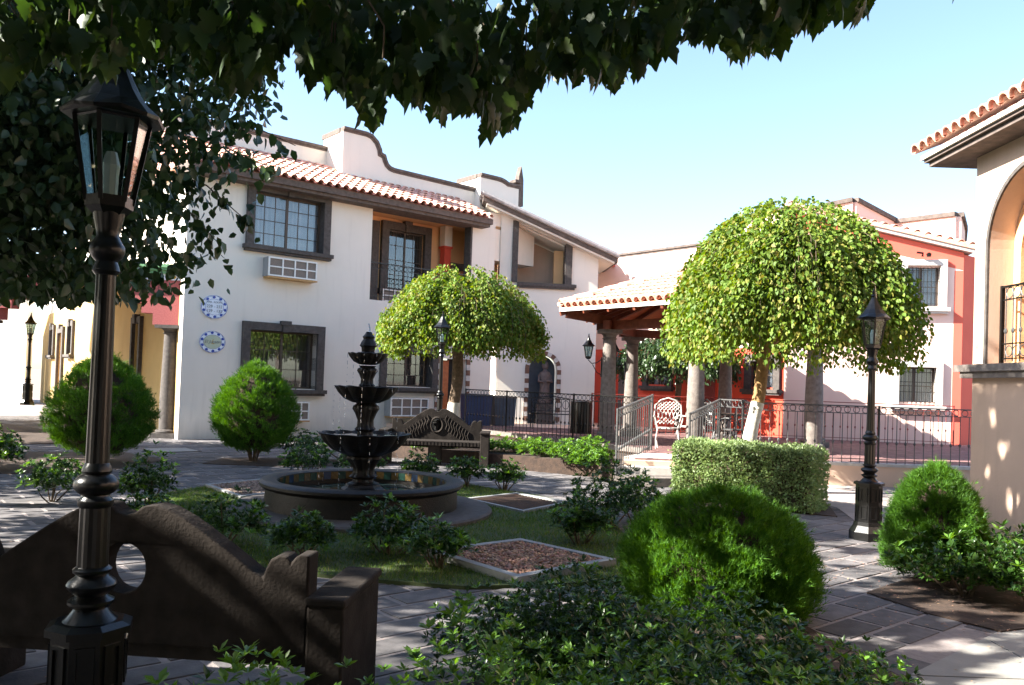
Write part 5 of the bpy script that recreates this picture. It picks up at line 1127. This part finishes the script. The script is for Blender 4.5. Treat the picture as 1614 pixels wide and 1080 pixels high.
# ---- clipped conifers
def conifer(label, loc, prof, n, seed, sz=.09, stems=True, rx=1.0):
    """prof: list of (z, r)"""
    g = np.random.default_rng(seed); t = thing('round_conifer', label, 'shrub', loc, 0, 'clipped round conifers')
    zs = np.array([p[0] for p in prof]); rs = np.array([p[1] for p in prof])
    w = np.interp(np.linspace(zs[0], zs[-1], 400), zs, rs) + .08; cdf = np.cumsum(w); cdf /= cdf[-1]
    nt_ = n // 24; tz = np.interp(g.random(nt_), cdf, np.linspace(zs[0], zs[-1], 400)); ta = g.uniform(0, 2 * np.pi, nt_)
    big = 1 + .05 * np.sin(ta * 4 + tz * 5 + seed) + .04 * np.sin(ta * 9 - tz * 9) + g.normal(size=nt_) * .03
    tr0 = np.interp(tz, zs, rs) * big - sz * .6; C0 = np.stack([tr0 * np.cos(ta), tr0 * np.sin(ta), tz], 1)
    TD = np.stack([np.cos(ta) * .55, np.sin(ta) * .55, np.full(nt_, .8)], 1) + g.normal(size=(nt_, 3)) * .18
    P = np.repeat(C0, 24, 0) + g.normal(size=(nt_ * 24, 3)) * sz * .33; n = len(P)
    dd_ = (1 - g.random(n) ** 2 * .3)[:, None]; P[:, :2] *= dd_; P[:, 0] *= rx; P[:, 2] = np.maximum(P[:, 2], .03)
    D = np.repeat(TD, 24, 0) + g.normal(size=(n, 3)) * .32
    st_ = g.random(n) < .012; P[st_] += D[st_] * sz * g.uniform(.5, 1.3, (st_.sum(), 1))
    # each spray: a few narrow blades
    T = np.array([(0, .035, 0), (0, -.035, 0), (1, 0, 0), (.2, .0, .02), (.35, .02, 0), (.75, .26, .05), (.2, .0, -.02), (.35, -.02, 0), (.75, -.26, -.05), (.1, 0, .03), (.2, 0, -.03), (.6, .03, .26)])
    F = [(0, 1, 2), (3, 4, 5), (6, 7, 8), (9, 10, 11)]
    lits('foliage', P, D, sz * g.uniform(.7, 1.4, n), g.uniform(0, 6.28, n), T, F, 'leafc', t, kind='stuff')
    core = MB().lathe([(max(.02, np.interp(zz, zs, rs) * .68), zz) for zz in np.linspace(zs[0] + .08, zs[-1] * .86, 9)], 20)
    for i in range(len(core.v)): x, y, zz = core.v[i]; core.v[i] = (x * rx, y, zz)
    core.build('inner_shade', 'soil', t, smooth=True)  # dark soil colour stands in for the shade inside the foliage
    for i in range(7):
        a = i * .9; MB().tube([(.05 * math.cos(a), .05 * math.sin(a), 0), (.1 * math.cos(a), .1 * math.sin(a), zs[0] * .7 + .05), (.3 * math.cos(a), .3 * math.sin(a), zs[0] + .3)], .022, 5).build('stem', 'bark', t)
    return t
egg = lambda h, r, z0: [(z0, r * .35), (z0 + h * .1, r * .78), (z0 + h * .25, r * .98), (z0 + h * .42, r), (z0 + h * .6, r * .9), (z0 + h * .78, r * .68), (z0 + h * .9, r * .42), (z0 + h, r * .08)]
conifer('round clipped conifer in front of the white wall below the lower window', (-4.72, 15.3, 0), egg(1.62, .76, .2), 24000, 1, .085)
conifer('round clipped conifer behind the nearest lamp post', (-7.02, 14.2, 0), egg(1.7, .86, .15), 24000, 2, .085)
conifer('large low dome conifer at the bottom centre right, behind the foreground bush', (1.56, 6.1, 0), [(.0, .6), (.2, .7), (.4, .715), (.58, .64), (.72, .48), (.82, .28), (.87, .06)], 44000, 3, .062)
conifer('bright green conifer rising from the shrub at the right, beside the path', (3.78, 7.3, 0), [(.1, .42), (.35, .45), (.55, .4), (.75, .31), (.9, .2), (1.0, .05)], 26000, 4, .06)
# ---- glossy shrubs (rosettes on stems)
def rosettes(P, D, size, g, m, par, nl=9, name='foliage', droop=.0):
    n = len(P); R_ = frames(D, g.uniform(0, 6.28, n)); VV = []
    for k in range(nl):
        a = 2 * np.pi * k / nl * 1.618 * 2; el = .35 + .5 * (k / nl)
        d = np.stack([np.full(n, math.sin(el)), np.full(n, math.cos(el) * math.cos(a)), np.full(n, math.cos(el) * math.sin(a))], 1) + g.normal(size=(n, 3)) * .13
        dw = np.einsum('nij,nj->ni', R_, d)
        VV.append(scatter(P + dw * size[:, None] * .05, dw, size * g.uniform(.7, 1.15, n), g.normal(size=n) * .3, OVAL))
    return link(name, npmesh(name, np.concatenate(VV), OVALF, m), par, kind='stuff')
def shrub(label, loc, rx, ry, h, n, seed, leaf=.06, m='leafp', nm='glossy_shrub', group='small glossy-leaved shrubs around the fountain lawn', z0=.18, fresh=.1, stems=7, flat=False):
    g = np.random.default_rng(seed); t = thing(nm, label, 'shrub', loc, 0, group)
    d = g.normal(size=(n, 3)); d[:, 2] = np.abs(d[:, 2]) * (.7 if not flat else .5); d /= np.linalg.norm(d, axis=1, keepdims=True); rr = (g.random(n) ** .45)[:, None]
    P = d * rr * np.array([rx, ry, h - z0]) + np.array([0, 0, z0]); P += g.normal(size=P.shape) * .02
    P *= 1 + .12 * np.sin(P[:, :1] * 9 + seed) * np.array([1, 1, .6])
    D = d * .7 + np.array([0, 0, .75]) + g.normal(size=(n, 3)) * .3
    fr = g.random(n) < fresh * (1 + 3 * (rr[:, 0] > .85))
    rosettes(P[~fr], D[~fr], leaf * g.uniform(.8, 1.2, (~fr).sum()), g, m, t)
    if fr.sum() > 2: rosettes(P[fr], D[fr] + (0, 0, .6), leaf * g.uniform(.8, 1.25, fr.sum()), g, 'leafn', t, name='fresh_shoots')
    for i in range(stems):
        q = P[i * (n // stems)]; MB().tube([(q[0] * .15, q[1] * .15, -.01), (q[0] * .55 + g.normal() * .03, q[1] * .5, q[2] * .5), (q[0], q[1], q[2])], [.011, .008, .004], 5).build('stem', 'stem', t)
    return t
sp = [(-5.45, 9.9, .38, .62, 'behind the pole of the nearest lamp, left end of the lawn'), (-4.25, 9.75, .36, .7, 'at the left corner of the lawn, with one tall shoot'), (-3.2, 13.2, .5, .7, 'behind the fountain basin, nearest the left conifer'),
      (-2.35, 13.2, .42, .55, 'behind the fountain, left of its stem'), (-1.35, 12.9, .3, .5, 'directly behind the fountain, right of its stem'), (-.62, 12.5, .3, .5, 'back edge of the lawn, between fountain and grate'), (-.05, 12.25, .28, .48, 'back edge of the lawn, just behind the grate'),
      (-2.6, 7.55, .48, .52, 'in front of the basin on the left'), (-1.75, 7.1, .3, .42, 'small, in front of the basin, middle'), (-1.05, 7.5, .42, .5, 'in front of the basin on the right'), (-.55, 7.0, .3, .42, 'left corner of the bark chip bed'),
      (1.15, 9.4, .5, .85, 'tall, between grate and dome conifer'), (.75, 8.3, .3, .55, 'leggy, with yellowing stalks at the right lawn edge'), (-3.6, 8.1, .35, .4, 'low, at the left rim of the lawn before the basin'), (1.55, 10.0, .4, .6, 'at the right lawn edge behind the tall shrub')]
for i, (x, y, r, h, d) in enumerate(sp): shrub('dark glossy shrub ' + d, (x, y, .0), r, r * .9, h, int(120 + 560 * r * h), 100 + i, .062, stems=8)
for i, (x, y, r, h, d) in enumerate([(-8.6, 13.2, .55, .62, 'far left bed, nearest the paving'), (-7.9, 12.7, .5, .6, 'far left bed, in front of the left conifer'), (-9.3, 14.5, .6, .6, 'far left bed, rear'), (-13.0, 17.5, .7, .75, 'beside the distant lamp, front'), (-13.9, 20.0, .9, .9, 'beside the distant lamp, rear'), (-12.0, 18.5, .6, .6, 'distant bed, right end')]):
    shrub('dark shrub in the ' + d if i < 3 else 'dark shrub ' + d, (x, y, 0), r, r, h, int(120 + 300 * r * h), 140 + i, .075, group='dark shrubs in the left beds')
for i, (x, y, r, h, d) in enumerate([(-3.9, 15.6, .5, .6, 'right of the conifer by the white wall'), (-3.2, 15.9, .45, .55, 'between the conifer and the carved bench'), (-2.4, 17.4, .5, .4, 'behind the carved bench, left'), (-1.5, 16.9, .5, .28, 'under the carved bench')]):
    shrub('green shrub ' + d, (x, y, .05), r, r * .7, h, 200, 160 + i, .065, group='shrubs by the carved bench')
for i, (x, y, r, h, d) in enumerate([(.1, 16.4, .6, .42, 'leftmost, beside the bench arm'), (.75, 15.7, .6, .5, 'second from the bench'), (1.25, 14.9, .5, .55, 'third from the bench'), (1.35, 14.1, .4, .4, 'nearest the steps, low'), (1.55, 15.3, .45, .55, 'against the left handrail of the steps')]):
    shrub('leafy shrub in the bed below the terrace railing, ' + d, (x, y, .12), r, r * .7, h, 330, 180 + i, .065, fresh=.35, group='shrubs below the terrace railing')
shrub('broad glossy shrub around the foot of the bright conifer at the right', (3.75, 6.75, 0), .55, .5, .58, 520, 201, .062, group='shrubs in the right bed')
shrub('loose shrub with reddish stems at the right edge of the picture', (4.55, 7.1, 0), .45, .4, .55, 240, 202, .062, group='shrubs in the right bed')
shrub('low shrub at the front corner of the right bed', (4.05, 6.35, 0), .4, .3, .34, 200, 203, .055, group='shrubs in the right bed')
# ---- foreground bushes
FB = 'bushes in the foreground bed'
shrub('wide dark bush at the bottom right, in front of the dome conifer', (.95, 4.0, 0), .95, .75, .6, 3400, 301, .04, group=FB, fresh=.12, stems=16, flat=True, z0=.12)
shrub('bush with bare twisting stems on its left side beside the paving, bottom centre', (.3, 4.35, 0), .62, .55, .62, 1700, 302, .04, group=FB, fresh=.06, stems=16, z0=.2)
shrub('bright green sprigged bush along the bottom edge, centre', (-.1, 2.75, 0), .72, .5, .8, 2300, 303, .038, group=FB, fresh=.35, stems=12, flat=True, z0=.12)
shrub('bush at the bottom edge right of centre', (.75, 2.9, 0), .7, .6, .78, 2400, 304, .04, group=FB, fresh=.18, stems=12, flat=True, z0=.12)
shrub('low bright sprigs at the bottom left centre below the bench arm', (-.72, 2.5, 0), .42, .3, .78, 800, 305, .042, group=FB, fresh=.6, stems=8, z0=.1)
# ---- clipped hedge
HG = thing('clipped_hedge', 'pale green clipped box hedge beside the terrace steps', 'hedge', (3.45, 11.88, 0), math.atan2(-1.15, 1.75))
g = np.random.default_rng(9); n = 20000; f = g.random(n); hx, hy, hz = 1.0, .42, .84
P = np.empty((n, 3)); Nn = np.zeros((n, 3)); u, v = g.uniform(-1, 1, n), g.uniform(-1, 1, n)
a = f < .3; P[a] = np.stack([u[a] * hx, v[a] * hy, np.full(a.sum(), hz)], 1); Nn[a] = (0, 0, 1)
a = (f >= .3) & (f < .85); sg = np.where(g.random(a.sum()) < .75, -1, 1); P[a] = np.stack([u[a] * hx, sg * hy, (v[a] + 1) / 2 * hz], 1); Nn[a] = np.stack([0 * sg, sg, 0 * sg], 1)
a = f >= .85; sg = np.where(g.random(a.sum()) < .5, -1, 1); P[a] = np.stack([sg * hx, u[a] * hy, (v[a] + 1) / 2 * hz], 1); Nn[a] = np.stack([sg, 0 * sg, 0 * sg], 1)
rd = np.maximum(0, np.abs(P[:, 0]) / hx - .9) * .8 + 0; P[:, 2] -= rd * .5
P += Nn * (g.normal(size=(n, 1)) * .025 - .03 + .03 * np.sin(P[:, :1] * 7) * np.cos(P[:, 2:3] * 9 + P[:, 1:2] * 5))
P[:, 2] = np.maximum(P[:, 2], .04)
lits('foliage', P, Nn * .8 + g.normal(size=(n, 3)) * .6 + (0, 0, .15), g.uniform(.03, .055, n), g.uniform(0, 6, n), np.array([(0, 0, 0), (.5, .34, .06), (.5, -.34, .06), (1, 0, 0), (.5, 0, 0)]), OVALF, 'leafh', HG, kind='stuff')
MB().box(-hx + .1, hx - .1, -hy + .09, hy - .09, .02, hz - .1).build('inner_branches', 'stem', HG)
# ---- lawn grass
g = np.random.default_rng(4); n = 90000; xs = g.uniform(-4.6, 1.4, n * 2); ys = g.uniform(6.3, 13.4, n * 2)
def inside(P, x, y):
    c = np.zeros(len(x), bool); j = len(P) - 1
    for i in range(len(P)):
        (xi, yi), (xj, yj) = P[i], P[j]; c ^= ((yi > y) != (yj > y)) & (x < (xj - xi) * (y - yi) / (yj - yi) + xi); j = i
    return c
ok = inside(LAWN, xs, ys) & (np.hypot(xs - FX, ys - FY) > 1.5)
for Q in (GR, CH, GV): ok &= ~inside(Q, xs, ys)
dens = .5 + .5 * np.sin(xs * 3.1 + np.sin(ys * 2.3) * 2) * np.sin(ys * 2.7 + xs); ok &= g.random(len(xs)) < .45 + .55 * dens
xs, ys = xs[ok], ys[ok]; n = len(xs)
lits('grass', np.stack([xs, ys, np.full(n, .028)], 1), g.normal(size=(n, 3)) * (.5, .5, .1) + (0, 0, 1), g.uniform(.02, .05, n), g.uniform(0, 6, n), np.array([(0, .07, 0), (0, -.07, 0), (1, 0, 0)]), BLADEF, 'grass', None, kind='stuff')
# fallen leaves and litter on the beds and paving
n = 2200; xs = g.uniform(-5, 5.7, n); ys = g.uniform(2.2, 13, n); xs[:900] = g.uniform(2.6, 5.6, 900); ys[:900] = g.uniform(5.6, 8.3, 900)
kp = np.array([not (inpoly(a, b, PATIO)) for a, b in zip(xs, ys)]); xs, ys = xs[kp], ys[kp]; n = len(xs)
lits('fallen_leaves', np.stack([xs, ys, np.full(n, .012)], 1), g.normal(size=(n, 3)) * (1, 1, .06), g.uniform(.015, .04, n), g.uniform(-.2, .2, n), OVAL, OVALF, 'chip', None, kind='stuff')
